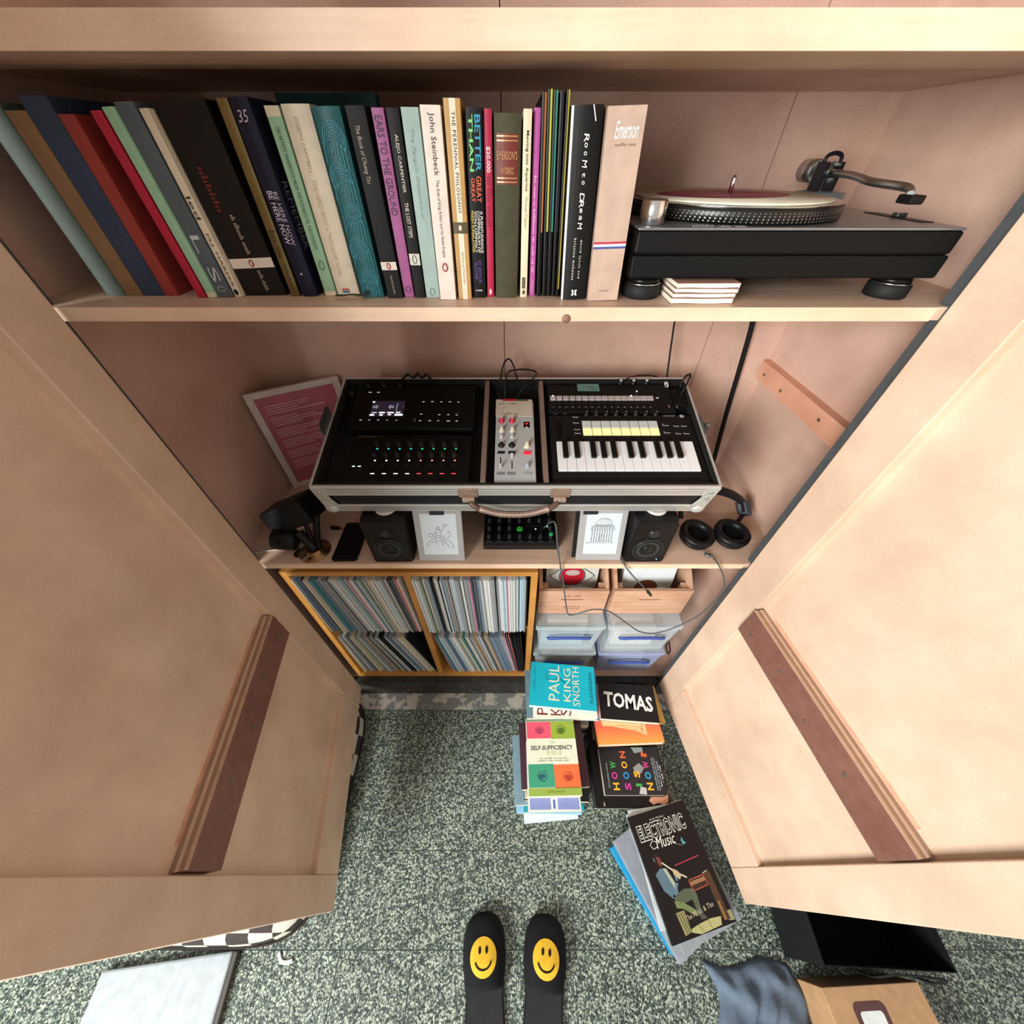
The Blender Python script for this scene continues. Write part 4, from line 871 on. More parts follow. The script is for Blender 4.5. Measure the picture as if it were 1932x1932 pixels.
# pink framed print in the corner
pl_, pr_ = Vector((WL+.012, .905, 0)), Vector((-.508, YB-.012, 0)); e_ = (pr_-pl_); wl_ = e_.length
r = thing('framed_print', 'pink printed poem in a white frame leaning in the cupboard corner', 'framed print', (pl_.x, pl_.y, zs), (0, 0, math.atan2(e_.y, e_.x)))
hp_ = .327
mB = Matrix(((1, 0, 0, 0), (0, 0, 1, 0), (0, 1, 0, 0), (0, 0, 0, 1)))
for a_, b_ in (((0, 0), (wl_, .017)), ((0, hp_-.017), (wl_, hp_)), ((0, .0172), (.019, hp_-.0172)), ((wl_-.019, .0172), (wl_, hp_-.0172))):
    BX((a_[0], -.004, a_[1]), (b_[0], .006, b_[1]), .0008).build('frame_bar', M('#CFC4BA', .5), r)
pp = BX((.0188, -.001, .0168), (wl_-.0188, .003, hp_-.0168)).build('print', M('#B25F6C', .45, var=.16, scale=7), r)
mb = MB(); zz = hp_-.045; rr = random.Random(9); k = 0
while zz > .06:
    if k % 5 != 4: mb.ribbon([(.035, -.0014, zz), (.035+rr.uniform(.07, .165), -.0014, zz)], .0022, (0, -1, 0))
    zz -= .0075; k += 1
mb.build('printed_lines', M('#E0B9BC', .5), pp)

# leads hanging over the shelf edge
HG = M('#4E5455', .5)
cable('headphone_lead', 'long grey lead looping in front of the crates up to the headphones',
      [(.085, .655, 1.075), PY(1046, 985, .60), PY(1052, 1030, .585), PY(1058, 1072, .578), PY(1064, 1110, .578), PY(1069, 1148, .578), PY(1074, 1160, .578), PY(1090, 1158, .578), PY(1120, 1150, .578), PY(1150, 1154, .578), PY(1180, 1174, .578), PY(1208, 1192, .578), PY(1240, 1194, .578),
       PY(1275, 1183, .578), PY(1315, 1163, .578), PY(1345, 1137, .578), PY(1364, 1112, .578), PY(1366, 1092, .578), PY(1357, 1068, .58), PZ(1346, 1052, 1.004), PZ(1336, 1044, 1.006)], .0021, HG)
p = PZ(1332, 1040, 1.012); r = thing('jack_plug', 'small grey plug where the lead meets the headphones', 'plug', (p.x, p.y-.006, zs), (0, 0, R(35)))
MB().cyl((0, -.012, .006), (0, .004, .006), .004, n=12).build('barrel', M('#6E7475', .35, .6), r); MB().cyl((0, .0042, .006), (0, .010, .006), .0022, n=10).build('tip', STEEL, r)
cable('usb_lead', 'short grey lead hanging over the shelf edge in front of the white sleeve', [PZ(1168, 1050, 1.004), PZ(1175, 1060, 1.004), PY(1181, 1070, .582), PY(1192, 1084, .578), PY(1208, 1101, .578), PY(1221, 1115, .578)], .0021, HG)
p0, p1 = PY(1221, 1115, .578), PY(1236, 1131, .578)
r = thing('hanging_plug', 'dark plug at the end of the short lead in front of the crate', 'plug', p0, (p1-p0).to_track_quat('Z', 'Y').to_euler())
BX((-.0055, -.003, .0005), (.0055, .003, .024), .001).build('shell', M('#2B2926', .4), r); BX((-.004, -.002, .0242), (.004, .002, .030)).build('connector', M('#4A4642', .3, .7), r)

# ================================================================== LOWER COMPARTMENT
# record cabinet
fx0, fx1, fz0, fz1, fy = -.680, .0765, .1404, .922, .62; tb = .02
cab = thing('record_cabinet', 'orange pine two-by-two record cabinet in the lower compartment', 'cabinet', (0, 0, 0))
BX((fx0, fy, fz1-tb), (fx1, fy+.37, fz1)).build('top_board', PINE, cab); BX((fx0, fy, fz0), (fx1, fy+.37, .168)).build('bottom_board', PINE, cab)
BX((fx0, fy, .168), (fx0+tb, fy+.37, fz1-tb)).build('side_board', PINE, cab); BX((fx1-tb, fy, .168), (fx1, fy+.37, fz1-tb)).build('side_board', PINE, cab)
dx = -.311; mzz = .551; fzb = .1685
BX((dx-tb/2, fy, .168), (dx+tb/2, fy+.37, fz1-tb)).build('divider', PINE, cab)
BX((fx0+tb, fy+.022, mzz-.009), (dx-tb/2, fy+.37, mzz+.009)).build('shelf_board', PINE, cab); BX((dx+tb/2, fy+.022, mzz-.009), (fx1-tb, fy+.37, mzz+.009)).build('shelf_board', PINE, cab)
BX((fx0+tb, fy+.362, .168), (fx1-tb, fy+.37, fz1-tb)).build('back_board', M('#6B4A26', .7), cab)
lp = BX((0, 0, 0), (1, .325, .325)).mesh('record_sleeve')
PALC = [('white', '#D3D6D2', 22), ('pale grey', '#B4B9B9', 26), ('mid grey', '#8F9597', 20), ('dark grey', '#565B61', 10), ('black', '#1E1E20', 4), ('cream', '#D3C8AC', 8), ('beige', '#B09C84', 5), ('slate blue', '#6A7C8E', 9), ('teal', '#4A8790', 3), ('pink', '#C07E98', 1), ('coral red', '#CC625C', 1), ('plum', '#5C3A50', 2), ('sage green', '#8CA08E', 4), ('pale blue', '#B3C8D2', 9)]
LPM = {}
rr = random.Random(21)
bag = [c for c in PALC for _ in range(c[2])]
COMP = ((fx0+tb, dx-tb/2, mzz+.009, ((0, 1.5), (.5, 7), (1, 2)), 'upper pine compartment away from crates', {60: 'coral red', 61: 'plum', 58: 'plum', 56: 'coral red', 22: 'white', 23: 'white', 24: 'white', 25: 'cream', 29: 'sage green'}),
        (dx+tb/2, fx1-tb, mzz+.009, ((0, .6), (1, .6)), 'upper pine compartment beside the crates', {0: 'white', 1: 'pale blue', 2: 'white', 58: 'pink', 60: 'white', 61: 'pale grey', 62: 'white', 63: 'pale grey'}),
        (fx0+tb, dx-tb/2, fzb, ((0, 2), (.6, 12), (1, 13)), 'lower pine compartment away from boxes', {}),
        (dx+tb/2, fx1-tb, fzb, ((0, 6), (.4, 10), (.85, 9), (1, 3)), 'lower pine compartment beside the boxes', {0: 'slate blue', 56: 'black', 57: 'black', 55: 'black', 54: 'coral red', 52: 'pink', 58: 'black', 59: 'black'}))
for x0, x1, zb, lean, where, fixed in COMP:
    back = .014 if zb < .3 else 0; k = 0; prev = None; seq = []; S_ = .325
    def theta(f):
        for (f0, a0), (f1, a1) in zip(lean, lean[1:]):
            if f <= f1: return R(a0 + (a1-a0)*(f-f0)/(f1-f0))
        return R(lean[-1][1])
    th = theta(0); x = x0 + .0008 + S_*math.sin(th); pth = th; pt = 0.0; first = True
    while True:
        t_ = rr.uniform(.0036, .0056); th = theta(0) if first else theta(min(1, (x-x0)/(x1-x0)))
        if not first: x += pt/math.cos(pth) + .0003 + max(0, S_*(math.sin(th)-math.sin(pth))); th = theta(min(1, (x-x0)/(x1-x0))); x += max(0, S_*(math.sin(th)-math.sin(pth)))*.0
        if x + t_/math.cos(th) > x1 - .001: break
        if not first and th > pth: th = min(th, math.asin(math.sin(pth) + max(0, (x-px_-pt/math.cos(pth)-.0002))/S_))
        first = False; pth = th; pt = t_; px_ = x
        if k in fixed: nm = fixed[k]; hx = next(c[1] for c in PALC if c[0] == nm)
        elif prev and rr.random() < .3: nm, hx = prev
        else: nm, hx, _ = rr.choice(bag)
        prev = (nm, hx)
        o = bpy.data.objects.new('record_sleeve', lp); C.objects.link(o)
        o.location = (x, fy - .003 + back + rr.uniform(-.004, .006), zb + .0004); o.rotation_euler = (0, -th, 0); o.scale = (t_*.94, 1, 1)
        key = nm
        if key not in LPM: LPM[key] = M(hx, .55, var=.22, scale=55)
        if not lp.materials: lp.materials.append(LPM[key])
        o.material_slots[0].link = 'OBJECT'; o.material_slots[0].material = LPM[key]
        seq.append((o, nm))
        k += 1
    if zb < .3:
        o = seq[-1][0]; LPM.setdefault('black', M('#1E1E20', .55, var=.22, scale=55)); o.material_slots[0].material = LPM['black']; seq[-1] = (o, 'black')
    for q_, (o, nm) in enumerate(seq):
        lf = seq[q_-1][1] if q_ else 'board'; rg = seq[q_+1][1] if q_+1 < len(seq) else 'board'
        if not q_: lab = '%s record sleeve at the board beside %s, %s' % (nm, rg, where)
        elif rg == 'board': lab = '%s record sleeve ending the row after %s, %s' % (nm, lf, where)
        else: lab = '%s record sleeve between %s and %s, %s' % (nm, lf, rg, where)
        tag(o, lab, 'record sleeve', '%s record sleeves, %s' % (nm, where))

# plastic storage boxes, their contents and the wooden crates
CLR = clear_plastic('#DCEAF0', .30); CLR2 = clear_plastic('#BCCBF2', .38); LIDC = clear_plastic('#E2ECF0', .30); HND = M('#3C529E', .35)
def pbox(x0, x1, zb, h_, label, mat):
    y0, dd = .630, .385; w_ = x1-x0
    r = thing('storage_box', label, 'storage box', ((x0+x1)/2, y0, zb), (0, 0, 0), 'clear plastic storage boxes')
    b_, t_ = w_/2-.022, w_/2-.006; hb = h_-.030; i = .003
    def ringp(hwx, ya, yb, z): return [(-hwx, ya, z), (hwx, ya, z), (hwx, yb, z), (-hwx, yb, z)]
    mb = MB(); A = ringp(b_, .014, dd-.014, 0); B = ringp(t_, .004, dd-.004, hb); A2 = ringp(b_-i, .014+i, dd-.014-i, i); B2 = ringp(t_-i, .004+i, dd-.004-i, hb)
    mb.add(A+B+A2+B2, [(3, 2, 1, 0), (0, 1, 5, 4), (1, 2, 6, 5), (2, 3, 7, 6), (3, 0, 4, 7), (4, 5, 13, 12), (5, 6, 14, 13), (6, 7, 15, 14), (7, 4, 12, 15), (8, 9, 10, 11), (9, 8, 12, 13), (10, 9, 13, 14), (11, 10, 14, 15), (8, 11, 15, 12)])
    mb.build('tub', mat, r)
    for a_, b2 in (((-w_/2+.001, .0, hb), (w_/2-.001, .004, hb+.026)), ((-w_/2+.001, dd-.004, hb), (w_/2-.001, dd, hb+.026)), ((-w_/2+.001, .0042, hb), (-w_/2+.005, dd-.0042, hb+.026)), ((w_/2-.005, .0042, hb), (w_/2-.001, dd-.0042, hb+.026))):
        BX(a_, b2, .001).build('rim', mat, r)
    ld_ = BX((-w_/2+.006, .005, h_-.0045), (w_/2-.006, dd-.005, h_-.001), .001).build('lid', LIDC, r)
    for k in range(4): BX((-w_/2+.04+.05*k, -.0012, hb+.002), (-w_/2+.0425+.05*k, -.0002, hb+.024)).build('rim_rib', mat, r)
    hz = hb*.74
    MB().tube([(-w_*.30, -.004, hz-.005), (-w_*.27, -.008, hz), (-w_*.12, -.010, hz+.007), (w_*.12, -.010, hz+.007), (w_*.27, -.008, hz), (w_*.30, -.004, hz-.005)], (.006, .010), 10, (0, 1, 0)).build('handle', HND, r)
    return r
bz0 = .1405; bh = .2185
for (x0, x1, zb, lab, m_) in ((.086, .342, bz0, 'lowest clear box in the stack under the eye-sleeve crate', CLR), (.086, .342, bz0+bh+.0005, 'clear blue-handled box directly under the eye-sleeve crate', CLR),
                             (.352, .622, bz0, 'bluish plastic box standing behind the TOMAS book', CLR2), (.352, .622, bz0+bh+.0005, 'clear blue-handled box directly under the white-sleeve crate', CLR)):
    pbox(x0, x1, zb, bh, lab, m_)
    low = zb < .2; cx = (x0+x1)/2
    for k in range(3):
        nm, hx = (('white', '#E6E4DC'), ('pale blue', '#D3DDE2'), ('dusty pink', '#C9B9B4'), ('grey-blue', '#AEC2CC'), ('cream', '#E0D6C8'))[(k*2+int(x0*100)+low) % 5]
        wx = rr.uniform(.13, .17); hh = rr.uniform(.09, .13)
        q = BX((-wx/2, -.012, 0), (wx/2, .012, hh), .001).build('paper_bundle', M(hx, .7, var=.1, scale=25)); q.location = (cx + rr.uniform(-.015, .015), .675+.05*k, zb+.0034)
        tag(q, '%s paper bundle inside the %s' % (nm, lab), 'paper bundle', 'bundles in the plastic boxes')
def crate(x0, x1, label):
    zb, h_, y0, dd = bz0+2*bh+.0008, .150, .680, .30; w_ = x1-x0
    r = thing('record_crate', label, 'crate', ((x0+x1)/2, y0, zb), (0, 0, 0), 'pine crates for small records'); t_ = .012
    mB = Matrix(((1, 0, 0, 0), (0, 0, 1, 0), (0, 1, 0, 0), (0, 0, 0, 1)))
    for k in (0, 2): BX((-w_/2, 0, h_/3*k+.0004), (w_/2, t_, h_/3*(k+1)-.0004), .0008).build('front_board', CRATE, r)
    za, zt = h_/3+.0004, h_/3*2-.0004
    MB().prism([(-w_/2, za), (w_/2, za), (w_/2, zt), (.042, zt), (.036, zt-.0075), (-.036, zt-.0075), (-.042, zt), (-w_/2, zt)], 0, t_, mB).build('front_board', CRATE, r)
    BX((-w_/2, dd-t_, 0), (w_/2, dd, h_+.06), .001).build('back_board', CRATE, r)
    for sx in (-1, 1):
        a_ = sx*w_/2; b_ = sx*(w_/2-t_)
        MB().prism([(t_, 0), (dd-t_, 0), (dd-t_, h_+.06), (.10, h_+.06), (t_, h_)], min(a_, b_), max(a_, b_), Matrix(((0, 0, 1, 0), (1, 0, 0, 0), (0, 1, 0, 0), (0, 0, 0, 1)))).build('side_board', CRATE, r)
        BX((sx*(w_/2-.032) if sx > 0 else -w_/2+t_, t_, h_-.045), (w_/2-t_ if sx > 0 else -w_/2+.032, t_+.028, h_-.006), .001).build('corner_block', CRATE, r)
    BX((-w_/2+t_, t_, .001), (w_/2-t_, dd-t_, .008)).build('base_board', CRATE, r)
    return r
c1 = crate(.094, .334, 'pine record crate holding the sleeve with the red eye'); c2 = crate(.352, .622, 'pine record crate holding the white sleeve')
MB().ribbon([(p[0], -.0008, .150*.30+p[1]) for p in rrect(-.028, -.006, .028, .006, .0055)], .0016, (0, -1, 0), True).build('stamped_mark', M('#6B3A26', .7), c1)
text('~4 5', c1, (-.002, -.0008, .150*.80), (1, 0, 0), (0, 0, 1), .05, .012, M('#A86A4C', .7))
def seven(x, y, z, hx, label, grp, front=None):
    r = thing('single_sleeve', label, 'record sleeve', (x, y, z), (R(-9), 0, 0), grp)
    BX((-.092, 0, 0), (.092, .003, .184)).build('sleeve', M(hx, .5, var=.04), r); return r
zc_ = bz0+2*bh+.0008+.0096
for cx, lab, grp in ((.214, 'eye-sleeve crate', 'singles in the eye-sleeve crate'), (.487, 'white-sleeve crate', 'singles in the white-sleeve crate')):
    for k, hx in enumerate(('#C9C4B6', '#7E8B8E', '#B9A48C', '#54585C')):
        nm = ('cream', 'grey-blue', 'tan', 'dark grey')[k]
        seven(cx+rr.uniform(-.008, .008), .752+.02*k, zc_, hx, '%s single sleeve behind the front sleeve of the %s' % (nm, lab), grp)
r = seven(.214, .728, zc_, '#C8CCC6', 'white single sleeve printed with a black-lined red eye in the pine crate', 'singles in the eye-sleeve crate')
mb = MB()
ey = .134
mb.ribbon([(.080*x_, -.0006, ey+sg*.046*(1-x_*x_)) for sg, rng_ in ((1, range(-10, 11)), (-1, range(10, -11, -1))) for x_ in [k/10 for k in rng_]], .003, (0, -1, 0), True).ribbon([(.0455*math.cos(t), -.0006, ey+.0455*math.sin(t)) for t in [2*math.pi*k/32 for k in range(32)]], .003, (0, -1, 0), True)
mb.build('eye_outline', M('#1C1A1A', .5), r)
MB().poly([(p[0], -.0008, ey+p[1]) for p in ell(0, 0, .043, .043, 36)]).build('red_iris', M('#B2182C', .45), r)
MB().poly([(p[0], -.0011, ey+.016+p[1]) for p in ell(0, 0, .026, .014, 24)]).build('speckled_print', M('#B9A9A4', .5, var=.3, scale=300), r)
r = seven(.487, .728, zc_, '#D5DEE0', 'plain white single sleeve with brown label showing through its hole', 'singles in the white-sleeve crate')
MB().poly([(p[0], -.0006, .072+p[1]) for p in ell(0, 0, .042, .042, 36)]).build('record_label', M('#7A4A38', .5, var=.15), r)
MB().poly([(p[0], -.0009, .072+p[1]) for p in ell(0, 0, .004, .004, 16)]).build('spindle_hole', M('#1C1614', .7), r)
MB().poly([(p[0], -.0006, .1842+p[1]) for p in ell(0, -.002, .014, .005, 16)]).build('thumb_cut', M('#3A2A26', .7), r)
cable('black_strap', 'black cord lying beside the plastic boxes near the open door', [(.628, .66, .40), (.640, .64, .36), (.634, .632, .345), (.627, .645, .36), (.632, .68, .38)], .003, CBL)

# ================================================================== BOOKS ON THE FLOOR
FG = 'books stacked on the floor'
def flat(label, cx, cy, z, wx, ly, t_, rot, cover, spine='-x', hard=False, page=None, name='book', cat='book', group=FG):
    r = thing(name, label, cat, (cx, cy, z+.0003), (0, 0, R(rot)), group)
    c_ = .0024 if hard else .0009; i = .003 if hard else .0006; a, b_ = wx/2, ly/2
    MB().box((-a, -b_, 0), (a, b_, c_)).build('back_cover', cover, r)
    tp = MB().box((-a, -b_, t_-c_), (a, b_, t_)).build('front_cover', cover, r)
    e = {'-x': ((-a, -b_), (-a+c_, b_)), '+x': ((a-c_, -b_), (a, b_)), '-y': ((-a, -b_), (a, -b_+c_)), '+y': ((-a, b_-c_), (a, b_))}[spine]
    MB().box((e[0][0], e[0][1], c_), (e[1][0], e[1][1], t_-c_)).build('spine', cover, r)
    ax0 = -a+(c_ if spine == '-x' else i); ax1 = a-(c_ if spine == '+x' else i); ay0 = -b_+(c_ if spine == '-y' else i); ay1 = b_-(c_ if spine == '+y' else i)
    BX((ax0+.0001, ay0+.0001, c_+.0001), (ax1-.0001, ay1-.0001, t_-c_-.0001)).build('page_block', page or PAGEZ, r)
    r['_t'] = t_; r['_a'] = a; r['_b'] = b_
    return r
def panel(r, x0, y0, x1, y1, mat, name='printed_panel', lift=.0002):
    a, b_, t_ = r['_a'], r['_b'], r['_t']
    return MB().poly([(a*x0, b_*y0, t_+lift), (a*x1, b_*y0, t_+lift), (a*x1, b_*y1, t_+lift), (a*x0, b_*y1, t_+lift)]).build(name, mat if not isinstance(mat, str) else M(mat, .45, var=.04), r)
def shape(r, pts, mat, name='printed_shape', lift=.0004):
    a, b_, t_ = r['_a'], r['_b'], r['_t']
    return MB().poly([(a*p[0], b_*p[1], t_+lift) for p in pts]).build(name, mat if not isinstance(mat, str) else M(mat, .45, var=.06), r)
def line(r, pts, wd, mat, name='printed_line', lift=.0005, closed=False):
    a, b_, t_ = r['_a'], r['_b'], r['_t']
    return MB().ribbon([(a*p[0], b_*p[1], t_+lift) for p in pts], wd, (0, 0, 1), closed).build(name, mat if not isinstance(mat, str) else M(mat, .45, var=.04), r)
def top(r, body, x, y, L_, h_, col, turn=0, bold=0., lift=.0006, shear=0., space=1.):
    a, b_, t_ = r['_a'], r['_b'], r['_t']; c, s = math.cos(R(turn)), math.sin(R(turn))
    return text(body, r, (a*x, b_*y, t_+lift), (c, s, 0), (-s, c, 0), L_, h_, M(col, .5, var=.02) if isinstance(col, str) else col, bold, shear, space=space)
def pile(items, cx, cy, rng):
    z = 0.0
    for it in items:
        lab, wx, ly, t_, hx = it[:5]; dx_, dy_, rot = it[5] if len(it) > 5 else (rng.uniform(-.008, .008), rng.uniform(-.008, .008), rng.uniform(-3, 3))
        r = flat(lab, cx+dx_, cy+dy_, z, wx, ly, t_, rot, M(hx, .45) if isinstance(hx, str) else hx, it[6] if len(it) > 6 else '-x', len(it) > 7 and it[7]); z += t_+.0006
    return r, z
rng = random.Random(4)
# --- pile A, against the plinth: cyan book on top
A = (.190, .500)
a_items = [('broad brown book, lowest of the pile under the cyan book', .245, .165, .040, '#5A4636'), ('dull blue book second from the floor under the cyan book', .24, .165, .035, '#41566B'), ('cream paperback third from the floor under the cyan book', .235, .16, .038, '#CFC3A6'),
           ('dark green book fourth from the floor under the cyan book', .24, .16, .045, '#2F4438'), ('grey book fifth from the floor under the cyan book', .235, .16, .040, '#7C7F80'), ('black book sixth from the floor under the cyan book', .24, .16, .042, '#1E1D1D'),
           ('maroon book seventh from the floor under the cyan book', .235, .16, .040, '#5A2A30'), ('grey-blue magazine jutting out below the white lettered book', .25, .175, .018, '#6F8C94', (-.012, -.004, 1))]
_, zA = pile(a_items, A[0], A[1], rng)
r = flat('bright blue slim book under the white lettered book', A[0]+.018, A[1]-.010, zA, .236, .168, .012, -5, M('#3F8CC6', .4), '+y'); zA += .0126
r = flat('white book with maroon letters just under the cyan book', A[0]+.006, A[1]-.022, zA, .232, .155, .030, -2, M('#E6E0D2', .5), '+y'); zA += .0306
for x, ch in ((-.72, 'P'), (-.30, 'K'), (.02, 'S')): top(r, ch, x, -.80, .026, .038, '#6E2B34', 90)
text('PAUL KINGSNORTH', r, (-.03, -r['_b']-.0005, .014), (1, 0, 0), (0, 0, 1), .16, .010, M('#B9A58C'))
r = flat('cyan paperback lettered PAUL KINGSNORTH ALEXANDRIA on top of its pile', A[0], A[1], zA, .243, .158, .022, -5, M('#12B4C8', .4, var=.04), '+y'); CRM = '#E6E4C6'
top(r, 'PAUL', -.26, .10, .128, .040, CRM, 90); top(r, 'KING', .14, .06, .120, .026, CRM, 90); top(r, 'SNORTH', .41, .02, .140, .026, CRM, 90); top(r, 'ALEXANDRIA', .86, .0, .115, .012, '#0F5E70', 90); top(r, '~10 2 7', -.88, .2, .09, .005, '#0F7F90', 90)
for dxx in (0, .05, .1): line(r, [(-.50+dxx, .62), (-.56+dxx, .30), (-.40+dxx, .12), (-.1, .36-dxx), (.10, .10), (.30, -.15), (.44, -.45), (.50, -.72)], .0006, '#0E3D4A')
line(r, [(-.45, .72), (-.2, .82), (.1, .55), (.35, .2), (.46, -.2), (.5, -.5)], .0006, '#0E3D4A')
for k in range(9): line(r, [(.0+.05*k, .5-.11*k), (.16+.04*k, .42-.11*k)], .0005, '#0E3D4A')
# --- pile B: TOMAS on top
B = (.455, .478)
b_items = [('thick grey book at the bottom of the TOMAS pile', .25, .175, .045, '#5E6062'), ('dark red book second from the floor in the TOMAS pile', .245, .175, .040, '#5B2226'), ('white book third from the floor in the TOMAS pile', .24, .17, .042, '#D2CEC2'), ('navy book fourth from the floor in the TOMAS pile', .245, .172, .048, '#232B40')]
_, zB = pile(b_items, B[0]-.004, B[1]-.012, rng)
r = flat('ochre yellow book poking out beside the TOMAS book', B[0]+.028, B[1]+.004, zB, .235, .14, .020, 3, M('#C9A352', .5), '-x'); zB += .0206
r = flat('orange and pink book with cream lettering under the TOMAS book', .4445, .428, zB, .246, .172, .030, 2, gradient_print('orange_print', '#F0A64E', '#E86A4A', '#E2335E'), '-x'); zB += .0306
shape(r, [(-.85, .2), (.55, -.10), (.53, -.72), (.2, -.52), (-.5, -.32), (-.8, -.28)], '#E9C08C'); line(r, [(-.6, -.28), (.3, -.35), (.48, -.58)], .0008, '#C77B4A'); line(r, [(-.3, -.25), (.15, -.48), (.5, -.3)], .0008, '#C77B4A'); shape(r, [(-.35, .55), (-.12, .55), (-.12, .35), (-.35, .38)], '#8A1240')
top(r, '~4', .40, -.40, .030, .010, '#C98A58', 80)
zo = zB
r = flat('black book lettered TOMAS in bold white capitals', B[0], B[1], zB, .222, .134, .026, -4, M('#1F1D20', .45), '+y'); top(r, 'TOMAS', .02, .02, .188, .056, '#EDEDEA', -3, .028)
# --- pile C: Self-Sufficiency Bible on top
Cc = (.143, .2995)
c_items = [('white folded leaflet under the piled books with a dark corner mark', .205, .270, .006, '#C9D8E4', (-.004, -.026, 4)), ('pale blue book with photo edge low in the pile', .245, .238, .022, '#8FC0DC', (-.002, -.022, -1)), ('teal book low in the Self-Sufficiency pile', .225, .235, .028, '#178C9C', (.012, -.020, 1)),
           ('grey-blue book in the middle of the Self-Sufficiency pile', .24, .225, .030, '#7C98A4', (-.018, -.006, 2)), ('black book in the middle of the Self-Sufficiency pile', .235, .24, .034, '#181616', (.022, .006, -1)), ('cream book in the middle of the Self-Sufficiency pile', .20, .23, .040, '#CFC7AE', (.0, .01, 2)),
           ('brown book under the maroon book in the pile', .19, .22, .030, '#4B3328', (.01, .006, -1)), ('dark maroon hardback jutting out sideways under the pile top', .238, .205, .034, '#432430', (.006, .012, 2))]
_, zC = pile(c_items, Cc[0], Cc[1], rng)
r = flat('pale book with blue patterned cover under the Self-Sufficiency book', Cc[0]-.002, Cc[1]-.054, zC, .176, .200, .020, .5, M('#D5D6D2', .45), '-x'); zC += .0206
shape(r, [(-.93, -.96), (-.14, -.96), (-.14, -.66), (-.93, -.66)], '#7F8DC0'); shape(r, [(.12, -.96), (.94, -.96), (.94, -.66), (.12, -.66)], '#7F8DC0'); shape(r, [(-.05, -.94), (.03, -.94), (.03, -.7), (-.05, -.7)], '#4B5C9C')
for k in range(6): line(r, [(-.9+.13*k, -.93), (-.8+.13*k, -.7)], .0008, '#9DA8D2', lift=.0008); line(r, [(.16+.13*k, -.7), (.26+.12*k, -.93)], .0008, '#9DA8D2', lift=.0008)
r = flat('green and coral paperback lettered THE SELF-SUFFICIENCY BIBLE', Cc[0], Cc[1], zC, .178, .236, .024, 1.2, M('#DDE2CC', .45, var=.03), '-x')
panel(r, -1, .89, 1, 1, '#7C9C7C'); panel(r, -.98, .42, .02, .88, '#E2566E'); panel(r, .02, .40, 1, .88, '#8FA83E'); panel(r, -.98, -.80, .02, -.24, '#3F9A78'); panel(r, .02, -.82, 1, -.26, '#F0703E'); panel(r, -1, -.99, 1, -.81, '#93AE4A')
top(r, 'SELF-SUFFICIENCY', .0, .17, .150, .0135, '#2B2F30', 0, .012); top(r, 'THE', .02, .31, .022, .008, '#C2C9A2'); top(r, 'BIBLE', .08, .035, .052, .0125, '#C2C996', 0, .008, space=1.2); top(r, '~3 8 4 2 4', .02, -.10, .095, .0042, '#8A917C'); top(r, '~8 2 4 2 6 6', .02, -.16, .108, .0042, '#8A917C'); top(r, 'SIMON DAWSON', .05, -.90, .058, .0055, '#6B8038')
for cx_, cy_, hx in ((-.45, .65, '#A03A58'), (.45, .64, '#4C6A22'), (-.45, -.52, '#255F66'), (.55, -.55, '#B0402A')):
    q = random.Random(int(cx_*100+cy_*10))
    line(r, [(cx_+.2*math.cos(t)*q.uniform(.6, 1.1), cy_+.13*math.sin(t)*q.uniform(.6, 1.1)) for t in [k*.5 for k in range(26)]], .0011, hx)
    shape(r, [(cx_+p[0]*q.uniform(.7, 1.2), cy_+p[1]*q.uniform(.7, 1.2)) for p in ell(0, -.02, .14, .08, 9)], hx)
# --- pile D: How Soon Is Now on top
D = (.446, .272)
d_items = [('grey atlas lying on the floor under the black photo book', .262, .195, .030, '#3E4042', (-.002, .0, 0)), ('dark brown book second in the small front pile', .258, .19, .034, '#3B2A22', (.002, .002, 1)), ('dark slate book third in the small front pile', .25, .185, .030, '#2B3036', (.0, .004, -1))]
_, zD = pile(d_items, D[0], D[1], rng)
r = flat('black photo book with a hand on its cover under the colourful lettered book', .441, .266, zD, .268, .198, .024, 0, M('#141213', .4), '-x', True); zD += .0246
shape(r, [(.42, -.80), (.55, -.62), (.74, -.68), (.86, -.52), (.96, -.30), (.98, -.62), (.94, -.84), (.80, -.92), (.66, -.86), (.52, -.92)], '#C08A70'); shape(r, [(.93, -.1), (.985, .05), (.985, -.12), (.95, -.22)], '#B07A62'); shape(r, [(.9, .62), (.97, .7), (.97, .56)], '#B07A62'); top(r, 'i', -.8, -.9, .004, .012, '#C9C5BE')
r = flat('black book lettered HOW SOON IS NOW in bright coloured capitals', D[0], D[1], zD, .224, .148, .038, 0, M('#2C2A2D', .4), '+y', True)
for x, yb, body, cols in ((-.60, -.66, 'HOW', ('#E8B02E', '#C43A9C', '#3FA84A')), (-.22, -.66, 'SOON', ('#C43A9C', '#2F8FD0', '#E8B02E', '#E2663A')), (.14, -.60, 'IS', ('#3FA84A', '#E8B02E')), (.50, -.66, 'NOW?', ('#E8B02E', '#2FA0D8', '#D43A8C', '#E2663A'))):
    for k, ch in enumerate(body): top(r, ch, x, yb+.44*k, .022 if ch != 'I' else .008, .022, cols[k], 90, .03)
shape(r, [(.05, .1), (.28, .3), (.42, .1), (.30, -.12), (.12, -.2)], '#8C8F90'); shape(r, [(.10, -.95), (.34, -.98), (.36, -.72), (.18, -.66)], '#B9BCBA'); shape(r, [(.1, .98), (.5, .98), (.5, .8), (.2, .72)], '#8F9C98')
top(r, 'RICHARD KING', -.82, -.2, .075, .006, '#9FB0B8', 90)
for k in range(4): top(r, ('THE MADMEN AND MAVERICKS', 'WHO MADE INDEPENDENT MUSIC', '~7 4 3 10', '~1 5 5')[k], .73+.075*k, -.15, (.10, .10, .075, .05)[k], .0055, '#B9C6CA', 90)
